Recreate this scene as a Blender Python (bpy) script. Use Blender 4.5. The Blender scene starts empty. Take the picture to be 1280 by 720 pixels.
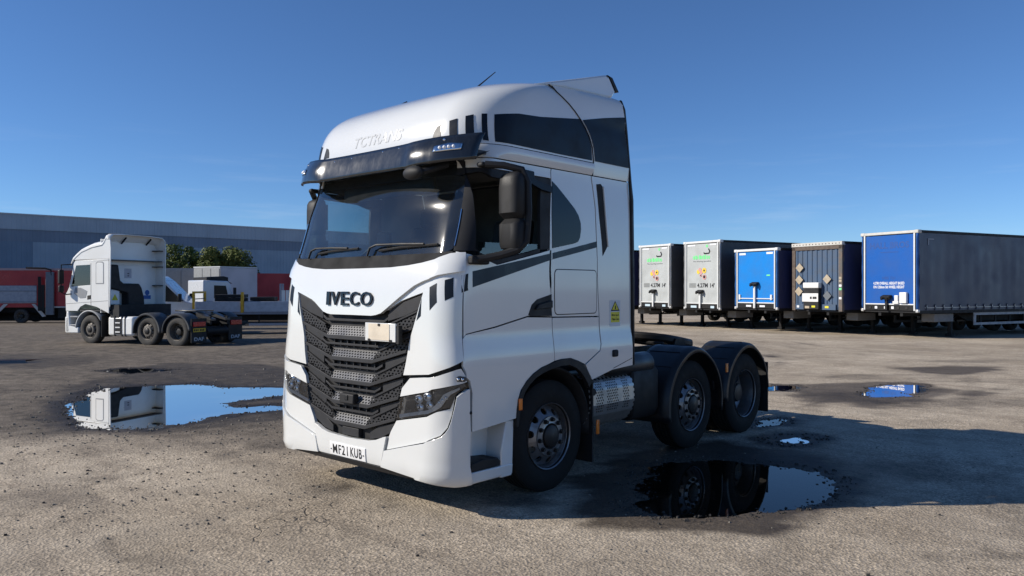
import bpy, bmesh, math, random, bisect
import numpy as np
from mathutils import Vector, Matrix
random.seed(7)
RNG = np.random.default_rng(11)
scn = bpy.context.scene
col = scn.collection

# ---------------------------------------------------------------- camera
CAM = (5.673, -4.064, 1.84)
HEAD = 0.736                      # heading of the lens about Z
cd = bpy.data.cameras.new('camera')
cd.sensor_width = 36.0
cd.lens = 970.0 / 1280.0 * 36.0
cd.clip_start = 0.1
cd.clip_end = 6000
cam = bpy.data.objects.new('camera', cd)
cam.location = CAM
cam.rotation_euler = (math.radians(90) + math.atan(0.8 / 970), 0, HEAD)
col.objects.link(cam)
scn.camera = cam

# ---------------------------------------------------------------- sky, sun, exposure
SUN_TO = Vector((-0.6655 * math.cos(math.radians(30)), -0.7455 * math.cos(math.radians(30)), math.sin(math.radians(30))))
world = bpy.data.worlds.new('World')
scn.world = world
world.use_nodes = True
wn = world.node_tree.nodes
bg = wn['Background']
sky = wn.new('ShaderNodeTexSky')
sky.sky_type = 'NISHITA'
sky.sun_disc = False
sky.sun_elevation = math.radians(30)
sky.sun_rotation = math.atan2(SUN_TO.x, SUN_TO.y)
sky.altitude = 100
sky.air_density = 0.8
sky.dust_density = 0.0
sky.ozone_density = 9.0
# thin cirrus wisps low in the sky, all the way round
wl = world.node_tree.links
wtc = wn.new('ShaderNodeTexCoord'); wsx = wn.new('ShaderNodeSeparateXYZ'); wl.new(wtc.outputs['Generated'], wsx.inputs[0])
wmp = wn.new('ShaderNodeMapping'); wmp.inputs['Scale'].default_value = (3.0, 3.0, 34.0); wl.new(wtc.outputs['Generated'], wmp.inputs[0])
wno = wn.new('ShaderNodeTexNoise'); wno.inputs['Scale'].default_value = 1.6; wno.inputs['Detail'].default_value = 7; wno.inputs['Roughness'].default_value = 0.6; wl.new(wmp.outputs[0], wno.inputs['Vector'])
wr1 = wn.new('ShaderNodeMapRange'); wr1.inputs[1].default_value = 0.54; wr1.inputs[2].default_value = 0.78; wr1.inputs[4].default_value = 0.22; wl.new(wno.outputs['Fac'], wr1.inputs[0])
wr2 = wn.new('ShaderNodeMapRange'); wr2.inputs[1].default_value = 0.20; wr2.inputs[2].default_value = 0.08; wl.new(wsx.outputs['Z'], wr2.inputs[0])
wmu = wn.new('ShaderNodeMath'); wmu.operation = 'MULTIPLY'; wl.new(wr1.outputs[0], wmu.inputs[0]); wl.new(wr2.outputs[0], wmu.inputs[1])
wmx = wn.new('ShaderNodeMix'); wmx.data_type = 'RGBA'; wl.new(wmu.outputs[0], wmx.inputs[0]); wl.new(sky.outputs[0], wmx.inputs[6]); wmx.inputs[7].default_value = (5.2, 6.2, 7.6, 1)
wl.new(wmx.outputs[2], bg.inputs[0])
bg.inputs[1].default_value = 0.110
sl = bpy.data.lights.new('sun', 'SUN')
sl.energy = 5.0
sl.angle = math.radians(0.5)
sl.color = (1.0, 0.93, 0.83)
sun = bpy.data.objects.new('sun', sl)
sun.rotation_euler = SUN_TO.to_track_quat('Z', 'Y').to_euler()
sun.location = (-20, -20, 30)
col.objects.link(sun)
scn.view_settings.view_transform = 'Standard'
scn.view_settings.look = 'None'
scn.view_settings.exposure = 0.14
scn.view_settings.gamma = 1.0
scn.view_settings.use_curve_mapping = False

# ---------------------------------------------------------------- helpers
FX, FY = -math.sin(HEAD), math.cos(HEAD)
RX, RY = math.cos(HEAD), math.sin(HEAD)
def yard(X, D):
    """yard frame (X across, D away) to world x, y"""
    return CAM[0] + RX * X + FX * D, CAM[1] + RY * X + FY * D
def fall(X, D):
    """the yard drains gently away, more so on the left"""
    k = min(1.0, max(0.0, (-X - 4.0) / 8.0))
    return -0.006 * max(0.0, D - 17.0) - k * (0.003 * max(0.0, D - 17.0) + 0.012 * max(0.0, min(D, 95.0) - 30.0)) if D < 95 else -0.006 * 78 - k * (0.234 + 0.78)
def yrot(c, s):
    """world Z rotation of a thing whose local +Y points along (c, s) of the yard frame"""
    ex, ey = RX * c + FX * s, RY * c + FY * s
    return math.atan2(-ex, ey)

def put(o, parent=None):
    col.objects.link(o)
    if parent is not None:
        o.parent = parent
    return o
def tag(o, label=None, cat=None, group=None, kind=None):
    if label: o['label'] = label
    if cat: o['category'] = cat
    if group: o['group'] = group
    if kind: o['kind'] = kind
    return o
def empty(name, loc=(0, 0, 0), rz=0.0):
    o = bpy.data.objects.new(name, None)
    o.empty_display_size = 0.3
    o.location = loc
    o.rotation_euler = (0, 0, rz)
    return put(o)
def finish(me, smooth=35):
    if smooth:
        me.polygons.foreach_set('use_smooth', [True] * len(me.polygons))
        me.set_sharp_from_angle(angle=math.radians(smooth))
    me.update()
def bev(o, w, seg=2):
    m = o.modifiers.new('bevel', 'BEVEL')
    m.width = w; m.segments = seg; m.limit_method = 'ANGLE'; m.angle_limit = math.radians(40)
    m.harden_normals = False
    return o

class MB:
    """collects shapes, builds them as ONE mesh object"""
    def __init__(s): s.v = []; s.f = []
    def add(s, vs, fs):
        n = len(s.v); s.v += [tuple(p) for p in vs]; s.f += [tuple(i + n for i in f) for f in fs]; return s
    def box(s, x0, x1, y0, y1, z0, z1):
        return s.add([(x0,y0,z0),(x1,y0,z0),(x1,y1,z0),(x0,y1,z0),(x0,y0,z1),(x1,y0,z1),(x1,y1,z1),(x0,y1,z1)],
                     [(3,2,1,0),(4,5,6,7),(0,1,5,4),(1,2,6,5),(2,3,7,6),(3,0,4,7)])
    def prism(s, poly, ax, a, b):
        """closed 2-D polygon extruded along an axis; poly in the other two axes, in x,y,z order"""
        n = len(poly)
        def P(q, t):
            return (t, q[0], q[1]) if ax == 'x' else (q[0], t, q[1]) if ax == 'y' else (q[0], q[1], t)
        vs = [P(q, a) for q in poly] + [P(q, b) for q in poly]
        fs = [tuple(range(n))[::-1], tuple(range(n, 2 * n))] + [(i, (i + 1) % n, n + (i + 1) % n, n + i) for i in range(n)]
        return s.add(vs, fs)
    def loft(s, rings, cap=True, closed=True):
        n = len(rings[0]); vs = [p for r in rings for p in r]; fs = []
        for k in range(len(rings) - 1):
            for i in range(n if closed else n - 1):
                j = (i + 1) % n
                fs.append((k * n + i, k * n + j, (k + 1) * n + j, (k + 1) * n + i))
        if cap and closed:
            fs.append(tuple(range(n))[::-1]); fs.append(tuple(range((len(rings) - 1) * n, len(rings) * n)))
        return s.add(vs, fs)
    def cyl(s, p0, p1, r0, r1=None, n=14, cap=True):
        r1 = r0 if r1 is None else r1
        a = Vector(p0); b = Vector(p1); d = (b - a).normalized()
        u = d.orthogonal().normalized(); w = d.cross(u)
        rr = []
        for p, r in ((a, r0), (b, r1)):
            rr.append([tuple(p + u * (r * math.cos(t)) + w * (r * math.sin(t))) for t in [2 * math.pi * i / n for i in range(n)]])
        return s.loft(rr, cap)
    def tube(s, path, r, n=8):
        pts = [Vector(p) for p in path]; rr = []; u = None
        for i, p in enumerate(pts):
            d = (pts[min(i + 1, len(pts) - 1)] - pts[max(i - 1, 0)]).normalized()
            u = d.orthogonal().normalized() if u is None else (u - d * u.dot(d)).normalized()
            w = d.cross(u)
            rad = r[i] if isinstance(r, (list, tuple)) else r
            rr.append([tuple(p + u * (rad * math.cos(t)) + w * (rad * math.sin(t))) for t in [2 * math.pi * k / n for k in range(n)]])
        return s.loft(rr, True)
    def lathe(s, prof, o, ax, n=32, closed=False):
        """profile [(r, h)] spun round an axis through o"""
        rr = []
        for r, h in prof:
            ring = []
            for i in range(n):
                t = 2 * math.pi * i / n; c, q = r * math.cos(t), r * math.sin(t)
                ring.append((o[0] + h, o[1] + c, o[2] + q) if ax == 'x' else (o[0] + c, o[1] + h, o[2] + q) if ax == 'y' else (o[0] + c, o[1] + q, o[2] + h))
            rr.append(ring)
        if closed: rr.append(rr[0])
        return s.loft(rr, False)
    def ball(s, c, r, n=10, m=7, e=(1, 1, 1)):
        rr = []
        for k in range(m + 1):
            a = math.pi * k / m; z = -math.cos(a); q = max(math.sin(a), 1e-3)
            rr.append([(c[0] + r * e[0] * q * math.cos(2 * math.pi * i / n), c[1] + r * e[1] * q * math.sin(2 * math.pi * i / n), c[2] + r * e[2] * z) for i in range(n)])
        return s.loft(rr, True)
    def sheet(s, g, two=0.0):
        """grid of points [row][col]"""
        n = len(g[0])
        return s.add([p for r in g for p in r], [(k*n+i, k*n+i+1, (k+1)*n+i+1, (k+1)*n+i) for k in range(len(g)-1) for i in range(n-1)])
    def mesh(s, name, mat, smooth=35):
        me = bpy.data.meshes.new(name)
        me.from_pydata(s.v, [], s.f)
        bm = bmesh.new(); bm.from_mesh(me)
        bmesh.ops.recalc_face_normals(bm, faces=bm.faces)
        bm.to_mesh(me); bm.free()
        if mat is not None: me.materials.append(mat)
        finish(me, smooth)
        return me
    def build(s, name, mat, parent=None, smooth=35, bevel=0.0, solid=0.0):
        o = put(bpy.data.objects.new(name, s.mesh(name, mat, smooth)), parent)
        if solid:
            m = o.modifiers.new('solid', 'SOLIDIFY'); m.thickness = solid; m.offset = 0
        if bevel: bev(o, bevel)
        return o

def copy_of(o, parent, loc=None, rz=None):
    c = o.copy(); put(c, parent)
    if loc is not None: c.location = loc
    if rz is not None: c.rotation_euler = (0, 0, rz)
    return c

def text_geo(s, bold=0.0, spacing=1.0):
    """letters as vertices in a unit box and faces"""
    cu = bpy.data.curves.new('lettering', 'FONT')
    cu.body = s; cu.offset = bold; cu.resolution_u = 3; cu.space_character = spacing
    o = bpy.data.objects.new('lettering', cu); col.objects.link(o)
    me = bpy.data.meshes.new_from_object(o)
    vs = np.array([v.co[:] for v in me.vertices]); fs = [tuple(p.vertices) for p in me.polygons]
    bpy.data.objects.remove(o); bpy.data.curves.remove(cu); bpy.data.meshes.remove(me)
    lo = vs.min(0); hi = vs.max(0)
    vs[:, 0] = (vs[:, 0] - lo[0]) / (hi[0] - lo[0]); vs[:, 1] = (vs[:, 1] - lo[1]) / (hi[1] - lo[1])
    return vs[:, :2], fs
def lettering(s, fn, mat, parent, thick=0.0, bold=0.0, spacing=1.0, name='lettering'):
    """fn maps (a, b) of the unit box, and a depth, to a point"""
    vs, fs = text_geo(s, bold, spacing)
    m = MB(); m.add([fn(a, b, thick) for a, b in vs], fs)
    if thick:
        cnt = {}
        for f in fs:
            for i in range(len(f)):
                e = (f[i], f[(i + 1) % len(f)]); cnt[e] = 1
        n = len(vs); m.v += [fn(a, b, 0.0) for a, b in vs]
        for (i, j) in cnt:
            if (j, i) not in cnt: m.f.append((i, j, n + j, n + i))
    me = bpy.data.meshes.new(name); me.from_pydata(m.v, [], m.f); me.materials.append(mat); me.update()
    return put(bpy.data.objects.new(name, me), parent)

# ---------------------------------------------------------------- materials
MATS = {}
def nodes_of(name):
    m = bpy.data.materials.new(name); m.use_nodes = True
    nt = m.node_tree
    return m, nt, nt.nodes, nt.links, nt.nodes['Principled BSDF']
def mat(name, c, rough=0.5, metal=0.0, coat=0.0, var=0.12, scale=6.0, rvar=0.1, bump=0.0, bscale=60.0, spec=0.5, dirt=None, emit=0.0):
    """procedural surface: tint and gloss broken up by noise, optional dirt tone and fine relief"""
    if name in MATS: return MATS[name]
    m, nt, N, L, b = nodes_of(name)
    tc = N.new('ShaderNodeTexCoord')
    no = N.new('ShaderNodeTexNoise'); no.inputs['Scale'].default_value = scale; no.inputs['Detail'].default_value = 6
    L.new(tc.outputs['Object'], no.inputs['Vector'])
    mx = N.new('ShaderNodeMix'); mx.data_type = 'RGBA'
    dk = dirt if dirt else [k * (1 - var) for k in c]
    mx.inputs[6].default_value = (*c, 1); mx.inputs[7].default_value = (*dk, 1)
    rp = N.new('ShaderNodeMapRange'); rp.inputs[1].default_value = 0.42; rp.inputs[2].default_value = 0.75
    L.new(no.outputs['Fac'], rp.inputs[0])
    if dirt:
        rp.inputs[4].default_value = var
    L.new(rp.outputs[0], mx.inputs[0]); L.new(mx.outputs[2], b.inputs['Base Color'])
    rr = N.new('ShaderNodeMapRange'); rr.inputs[1].default_value = 0.3; rr.inputs[2].default_value = 0.7
    rr.inputs[3].default_value = max(0.02, rough - rvar); rr.inputs[4].default_value = min(1, rough + rvar)
    L.new(no.outputs['Fac'], rr.inputs[0]); L.new(rr.outputs[0], b.inputs['Roughness'])
    b.inputs['Metallic'].default_value = metal
    b.inputs['Coat Weight'].default_value = coat; b.inputs['Coat Roughness'].default_value = 0.06
    b.inputs['Specular IOR Level'].default_value = spec
    if bump:
        n2 = N.new('ShaderNodeTexNoise'); n2.inputs['Scale'].default_value = bscale; n2.inputs['Detail'].default_value = 4
        L.new(tc.outputs['Object'], n2.inputs['Vector'])
        bp = N.new('ShaderNodeBump'); bp.inputs['Strength'].default_value = bump; bp.inputs['Distance'].default_value = 0.01
        L.new(n2.outputs['Fac'], bp.inputs['Height']); L.new(bp.outputs[0], b.inputs['Normal'])
    if emit:
        b.inputs['Emission Color'].default_value = (*c, 1); b.inputs['Emission Strength'].default_value = emit
    MATS[name] = m
    return m
def glass(name, tint, refl=1.0, rough=0.02, film=0.0):
    """thin pane: tinted see-through plus Fresnel gloss"""
    if name in MATS: return MATS[name]
    m, nt, N, L, b = nodes_of(name)
    N.remove(b)
    tr = N.new('ShaderNodeBsdfTransparent'); tr.inputs[0].default_value = (*tint, 1)
    gl = N.new('ShaderNodeBsdfGlossy'); gl.inputs['Color'].default_value = (1, 1, 1, 1); gl.inputs['Roughness'].default_value = rough
    fr = N.new('ShaderNodeFresnel'); fr.inputs[0].default_value = 1.6
    mu = N.new('ShaderNodeMath'); mu.operation = 'MULTIPLY'; mu.inputs[1].default_value = refl; mu.use_clamp = True
    mx = N.new('ShaderNodeMixShader')
    L.new(fr.outputs[0], mu.inputs[0]); L.new(mu.outputs[0], mx.inputs[0])
    L.new(tr.outputs[0], mx.inputs[1]); L.new(gl.outputs[0], mx.inputs[2])
    out = mx.outputs[0]
    if film:
        # road film: a thin dusty layer, patchy
        tc = N.new('ShaderNodeTexCoord'); no = N.new('ShaderNodeTexNoise'); no.inputs['Scale'].default_value = 2.5; no.inputs['Detail'].default_value = 8
        L.new(tc.outputs['Object'], no.inputs['Vector'])
        rg = N.new('ShaderNodeMapRange'); rg.inputs[1].default_value = 0.35; rg.inputs[2].default_value = 0.75; rg.inputs[3].default_value = film * 0.5; rg.inputs[4].default_value = film * 1.6
        L.new(no.outputs['Fac'], rg.inputs[0])
        df = N.new('ShaderNodeBsdfDiffuse'); df.inputs[0].default_value = (.62, .66, .66, 1)
        g2 = N.new('ShaderNodeBsdfGlossy'); g2.inputs['Roughness'].default_value = 0.16
        a1 = N.new('ShaderNodeMixShader'); a1.inputs[0].default_value = 0.03
        L.new(df.outputs[0], a1.inputs[1]); L.new(g2.outputs[0], a1.inputs[2])
        a2 = N.new('ShaderNodeMixShader'); L.new(rg.outputs[0], a2.inputs[0]); L.new(out, a2.inputs[1]); L.new(a1.outputs[0], a2.inputs[2])
        out = a2.outputs[0]
    L.new(out, N['Material Output'].inputs[0])
    MATS[name] = m
    return m

M_WHITE = mat('white_paint', (0.67, 0.68, 0.665), 0.16, coat=1.0, var=0.06, scale=1.6, rvar=0.06)
M_OFFWHITE = mat('weathered_white_paint', (0.72, 0.72, 0.70), 0.35, coat=0.2, var=0.45, scale=2.2, dirt=(0.5, 0.47, 0.42))
M_NAVY = mat('navy_vinyl', (0.006, 0.010, 0.018), 0.38, var=0.2, spec=0.22)
M_NAVYGLOSS = mat('navy_stripe_vinyl', (0.010, 0.026, 0.042), 0.32, var=0.2, spec=0.3)
M_BLACK = mat('black_plastic', (0.016, 0.016, 0.017), 0.55, var=0.3, bump=0.12, bscale=220, spec=0.3)
M_GRILLE = mat('grille_plastic', (0.030, 0.030, 0.032), 0.55, var=0.3, scale=9, bump=0.1, bscale=200, spec=0.25)
M_SCUTTLE = mat('scuttle_plastic', (0.028, 0.028, 0.029), 0.75, var=0.25, spec=0.08, bump=0.08, bscale=200)
M_PILLAR = mat('pillar_black', (0.010, 0.011, 0.014), 0.62, var=0.2, spec=0.25)
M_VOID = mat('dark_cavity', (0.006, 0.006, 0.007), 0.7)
M_RUBBER = mat('tyre_rubber', (0.010, 0.010, 0.010), 0.80, var=0.4, scale=14, bump=0.15, bscale=90, dirt=(0.024, 0.022, 0.020), spec=0.25)
M_RUBBERD = mat('dusty_tyre_rubber', (0.035, 0.033, 0.031), 0.85, var=0.7, scale=9, bump=0.15, bscale=90, dirt=(0.10, 0.09, 0.075))
M_RIM = mat('brushed_wheel_steel', (0.24, 0.24, 0.25), 0.38, metal=0.75, var=0.6, scale=12, dirt=(0.14, 0.12, 0.10))
M_RIMDULL = mat('grimy_wheel_steel', (0.16, 0.145, 0.125), 0.6, metal=0.3, var=0.8, scale=18, dirt=(0.05, 0.04, 0.033))
M_HUB = mat('greasy_hub', (0.03, 0.028, 0.027), 0.5, metal=0.4, var=0.4)
M_CHASSIS = mat('chassis_paint', (0.008, 0.008, 0.009), 0.6, var=0.5, scale=8, dirt=(0.022, 0.020, 0.017), spec=0.3)
M_FENDER = mat('mudguard_plastic', (0.010, 0.011, 0.013), 0.45, var=0.35, scale=5, bump=0.05)
M_CHROME = mat('chrome', (0.75, 0.76, 0.78), 0.10, metal=1.0, rvar=0.04)
M_ALU = mat('bright_aluminium', (0.62, 0.62, 0.61), 0.42, metal=0.6, var=0.35, scale=9, dirt=(0.4, 0.38, 0.34))
M_ALUPERF = mat('satin_steel_cover', (0.42, 0.41, 0.39), 0.36, metal=0.7, var=0.5, scale=7, dirt=(0.20, 0.18, 0.16))
M_MESH = mat('grey_grille_mesh', (0.135, 0.135, 0.137), 0.38, metal=0.35, var=0.25)
M_AMBER = mat('amber_lens', (0.75, 0.20, 0.02), 0.25, coat=0.4)
M_RED = mat('red_lens', (0.45, 0.015, 0.015), 0.25, coat=0.4)
M_TRIM = mat('cab_trim', (0.035, 0.036, 0.038), 0.7, var=0.3)
M_CABGREY = mat('cab_lining', (0.10, 0.10, 0.10), 0.8, var=0.2)
M_SEAT = mat('seat_cloth', (0.03, 0.032, 0.036), 0.9, bump=0.2, bscale=300)
G_WIND = glass('windscreen_glass', (0.66, 0.80, 0.82), 1.2, 0.03, 0.022)
G_SIDE = glass('door_glass', (0.45, 0.58, 0.58), 1.4, 0.02)
G_LENS = glass('headlamp_lens', (0.92, 0.93, 0.94), 1.0, 0.02)
G_DARK = glass('privacy_glass', (0.06, 0.07, 0.08), 1.4, 0.03)

def visor_material():
    m, nt, N, L, b = nodes_of('smoked_visor')
    tc = N.new('ShaderNodeTexCoord')
    mp = N.new('ShaderNodeMapping'); mp.inputs['Scale'].default_value = (5, 5, 1.6)
    L.new(tc.outputs['Object'], mp.inputs[0])
    n1 = N.new('ShaderNodeTexNoise'); n1.inputs['Scale'].default_value = 3; n1.inputs['Detail'].default_value = 9; n1.inputs['Roughness'].default_value = 0.75
    L.new(mp.outputs[0], n1.inputs['Vector'])
    r = N.new('ShaderNodeMapRange'); r.inputs[1].default_value = 0.35; r.inputs[2].default_value = 0.75; r.inputs[3].default_value = 0.16; r.inputs[4].default_value = 0.26
    L.new(n1.outputs['Fac'], r.inputs[0]); L.new(r.outputs[0], b.inputs['Roughness'])
    c = N.new('ShaderNodeMapRange'); c.inputs[1].default_value = 0.5; c.inputs[2].default_value = 0.85; c.inputs[3].default_value = 0.0; c.inputs[4].default_value = 0.16
    L.new(n1.outputs['Fac'], c.inputs[0])
    mx = N.new('ShaderNodeMix'); mx.data_type = 'RGBA'
    mx.inputs[6].default_value = (0.010, 0.012, 0.015, 1); mx.inputs[7].default_value = (0.10, 0.11, 0.12, 1)
    L.new(c.outputs[0], mx.inputs[0]); L.new(mx.outputs[2], b.inputs['Base Color'])
    b.inputs['Coat Weight'].default_value = 0.5; b.inputs['Coat Roughness'].default_value = 0.12
    return m
M_VISOR = visor_material()

# ---------------------------------------------------------------- ground, puddles, grit
PUDDLES = {
  'main': [(-6.45,11.07),(-7.07,12.38),(-7.63,13.71),(-7.51,14.37),(-7.14,14.73),(-6.65,14.97),(-6.09,15.10),(-5.36,14.61),(-4.70,14.49),(-4.15,14.49),(-3.69,14.03),(-3.84,13.40),(-4.16,13.01),(-4.53,12.55),(-4.25,12.12),(-3.59,12.21),(-3.41,11.88),(-4.01,11.50),(-4.47,10.61),(-4.70,10.36),(-5.17,10.25),(-5.65,10.36)],
  'upper': [(-9.20,17.46),(-9.00,17.99),(-8.44,17.99),(-7.67,17.64),(-7.95,17.13),(-8.32,16.81)],
  'farred': [(-13.82,20.01),(-13.66,20.71),(-12.58,20.47),(-12.11,19.57),(-12.77,19.36),(-13.09,18.95)],
  'shade': [(1.35,7.95),(1.65,8.35),(2.30,8.45),(2.60,8.30),(2.94,8.06),(3.19,7.83),(3.20,7.46),(3.05,7.11),(2.72,6.76),(2.27,6.42),(2.05,6.30),(1.55,6.18),(1.15,6.28),(1.05,6.6),(1.30,6.95),(1.10,7.3),(1.2,7.6)],
  'mid': [(3.10,9.53),(3.38,9.80),(3.68,9.90),(3.88,9.69),(3.63,9.38),(3.35,9.14),(3.16,9.29)],
  'wheel': [(3.26,10.55),(3.47,10.87),(3.82,11.07),(3.87,10.87),(3.51,10.49),(3.20,10.19)],
  'farA': [(4.74,14.61),(5.05,14.85),(5.51,14.85),(5.50,14.49),(5.06,14.03),(4.60,14.03)],
  'farB': [(6.14,13.60),(6.72,14.49),(7.41,14.97),(7.81,14.85),(7.67,14.26),(6.91,13.40),(6.35,13.10),(6.06,13.20)],
}
WETS = {
  'rightfar': [(5.02,14.97),(6.07,15.10),(7.35,15.49),(8.16,15.23),(8.16,14.26),(7.27,12.82),(6.25,12.12),(5.48,11.80),(5.10,12.38),(4.38,11.80),(4.25,11.96),(4.89,12.82),(4.73,13.50)],
  'stain1': [(8.72,17.99),(10.44,18.75),(11.74,18.36),(10.40,16.81),(9.35,16.50),(8.91,17.29)],
  'stain2': [(7.64,13.60),(8.32,14.03),(8.76,13.81),(8.05,13.01),(7.52,12.91)],
  'stain3': [(6.72,21.71),(7.34,22.25),(7.96,21.45),(6.83,20.71)],
  'stain4': [(6.25,19.57),(6.91,20.01),(7.18,19.36),(6.38,18.75)],
  'drip': [(-0.49,6.83),(0.00,7.02),(0.44,7.11),(0.34,6.63),(0.00,6.53),(-0.27,6.63)],
  'leftwet': [(-6.13,10.25),(-8.37,14.37),(-8.59,16.34),(-8.88,19.57),(-6.06,18.95),(-3.88,16.34),(-2.74,11.57),(-3.43,10.74),(-4.10,9.69),(-4.91,9.53)],
  'shadewet': [(0.53,6.39),(0.58,7.46),(1.06,8.53),(1.71,9.19),(2.56,9.53),(3.24,8.74),(3.41,7.79),(3.10,7.02),(2.37,6.21),(1.89,5.74),(1.53,5.70),(1.09,5.89),(0.62,6.05)],
  'leftfar': [(-13.25,18.36),(-16.26,22.54),(-13.82,23.12),(-10.71,21.20),(-10.44,18.75),(-10.91,17.64)],
  'leftstain': [(-4.27,6.28),(-4.69,6.89),(-4.25,7.11),(-3.79,6.94),(-3.66,6.58),(-3.95,6.39)],
}
WETK = {'rightfar': .75, 'stain1': .8, 'stain2': .7, 'stain3': .9, 'stain4': .8, 'drip': .9, 'leftwet': .62, 'shadewet': .95, 'leftfar': .5, 'leftstain': .35}
_perm = RNG.random((256, 256))
def vnoise(x, y):
    xi = np.floor(x).astype(int); yi = np.floor(y).astype(int); fx = x - xi; fy = y - yi
    fx = fx * fx * (3 - 2 * fx); fy = fy * fy * (3 - 2 * fy)
    a = _perm[xi % 256, yi % 256]; b = _perm[(xi + 1) % 256, yi % 256]; c = _perm[xi % 256, (yi + 1) % 256]; d = _perm[(xi + 1) % 256, (yi + 1) % 256]
    return (a * (1 - fx) + b * fx) * (1 - fy) + (c * (1 - fx) + d * fx) * fy - 0.5
def fbm(x, y, s, o=4):
    t = 0; a = 1.0
    for k in range(o):
        t = t + a * vnoise(x * s + 17.3 * k, y * s + 5.1 * k); s *= 2.03; a *= 0.55
    return t
def sdist(X, D, poly):
    """signed distance, positive inside"""
    best = np.full(X.shape, 1e9); ins = np.zeros(X.shape, bool); n = len(poly)
    for i in range(n):
        (ax, ay), (bx, by) = poly[i], poly[(i + 1) % n]
        ex, ey = bx - ax, by - ay
        t = np.clip(((X - ax) * ex + (D - ay) * ey) / (ex * ex + ey * ey), 0, 1)
        best = np.minimum(best, np.hypot(X - ax - t * ex, D - ay - t * ey))
        cond = ((ay > D) != (by > D))
        with np.errstate(divide='ignore', invalid='ignore'):
            xin = (bx - ax) * (D - ay) / (by - ay if by != ay else 1e-9) + ax
        ins ^= cond & (X < xin)
    return np.where(ins, best, -best)
def sstep(a, b, x):
    t = np.clip((x - a) / (b - a), 0, 1); return t * t * (3 - 2 * t)
def axis(lo, a, b, hi, step):
    core = list(np.arange(a, b + 1e-6, step)); up = []; dn = []
    t, s = b, step
    while t < hi: s *= 1.25; t += s; up.append(min(t, hi))
    t, s = a, step
    while t > lo: s *= 1.25; t -= s; dn.append(max(t, lo))
    return np.array(dn[::-1] + core + up)
gx = axis(-2500, -10, 10, 2500, 0.055); gd = axis(-600, 3.4, 19, 4000, 0.055)
GX, GD = np.meshgrid(gx, gd)
KL = np.clip((-GX - 4.0) / 8.0, 0, 1); DM = np.minimum(GD, 95.0)
GZ = -0.006 * np.maximum(0, DM - 17.0) - KL * (0.003 * np.maximum(0, DM - 17.0) + 0.012 * np.maximum(0, DM - 30.0))
GZ = GZ + 0.006 * fbm(GX, GD, 0.35, 3) + 0.0022 * fbm(GX, GD, 2.2, 3)
WET = np.zeros(GX.shape); WATER = {}
for k, poly in PUDDLES.items():
    xs = [p[0] for p in poly]; ys = [p[1] for p in poly]
    m = (GX > min(xs) - 1.5) & (GX < max(xs) + 1.5) & (GD > min(ys) - 1.5) & (GD < max(ys) + 1.5)
    x, d = GX[m], GD[m]
    s = sdist(x, d, poly) + 0.20 * fbm(x, d, 1.6, 4) + 0.12 * fbm(x, d, 6, 4)
    near = sstep(-1.1, -0.2, s)
    base = fall(float(np.mean(xs)), float(np.mean(ys)))
    GZ[m] = GZ[m] * (1 - near) + base * near - 0.030 * np.clip((s + 0.12) / 0.45, 0, 1) + near * 0.0035 * fbm(x, d, 9, 3)
    WATER[k] = base - 0.0105
    ext = {'shade': .5, 'main': .7, 'mid': .4}.get(k, .35)
    WET[m] = np.maximum(WET[m], sstep(-ext, 0.02, s))
for k, poly in WETS.items():
    xs = [p[0] for p in poly]; ys = [p[1] for p in poly]
    m = (GX > min(xs) - 1.5) & (GX < max(xs) + 1.5) & (GD > min(ys) - 1.5) & (GD < max(ys) + 1.5)
    x, d = GX[m], GD[m]
    s = sdist(x, d, poly) + 0.35 * fbm(x * 0.5, d, 1.3, 4) + 0.25 * fbm(x * 0.4, d, 5, 3)
    WET[m] = np.maximum(WET[m], WETK[k] * sstep(-0.15, 0.30, s))
TONE = sstep(8.0, 10.6, GD + 2.0 * fbm(GX, GD, 0.35, 4)) * (1 - sstep(-3.5, 1.5, GX + 1.5 * fbm(GX, GD, 0.3, 3)))
SEAM = ((GX + 3.13) * (5.42 - 8.33) - (GD - 8.33) * (-1.54 + 3.13)) / math.hypot(2.91, 1.59)
TONE = TONE + 0.16 * sstep(-.12, .18, -SEAM + 0.25 * fbm(GX, GD, 1.1, 3)) * (1 - sstep(8.2, 9.2, GD))
for (ax, ay, bx2, by2) in ((-3.95, 7.28, -3.63, 6.78), (-2.97, 5.74, -2.65, 5.26), (-4.6, 6.35, -4.0, 6.3), (1.9, 5.0, 2.3, 4.7)):
    ex, ey = bx2 - ax, by2 - ay; tt = np.clip(((GX - ax) * ex + (GD - ay) * ey) / (ex * ex + ey * ey), 0, 1)
    dd = np.hypot(GX - ax - tt * ex + .04 * np.sin(5 * tt), GD - ay - tt * ey)
    GZ -= 0.012 * np.exp(-(dd / .045) ** 2); TONE += 0.55 * np.exp(-(dd / .05) ** 2)
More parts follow.
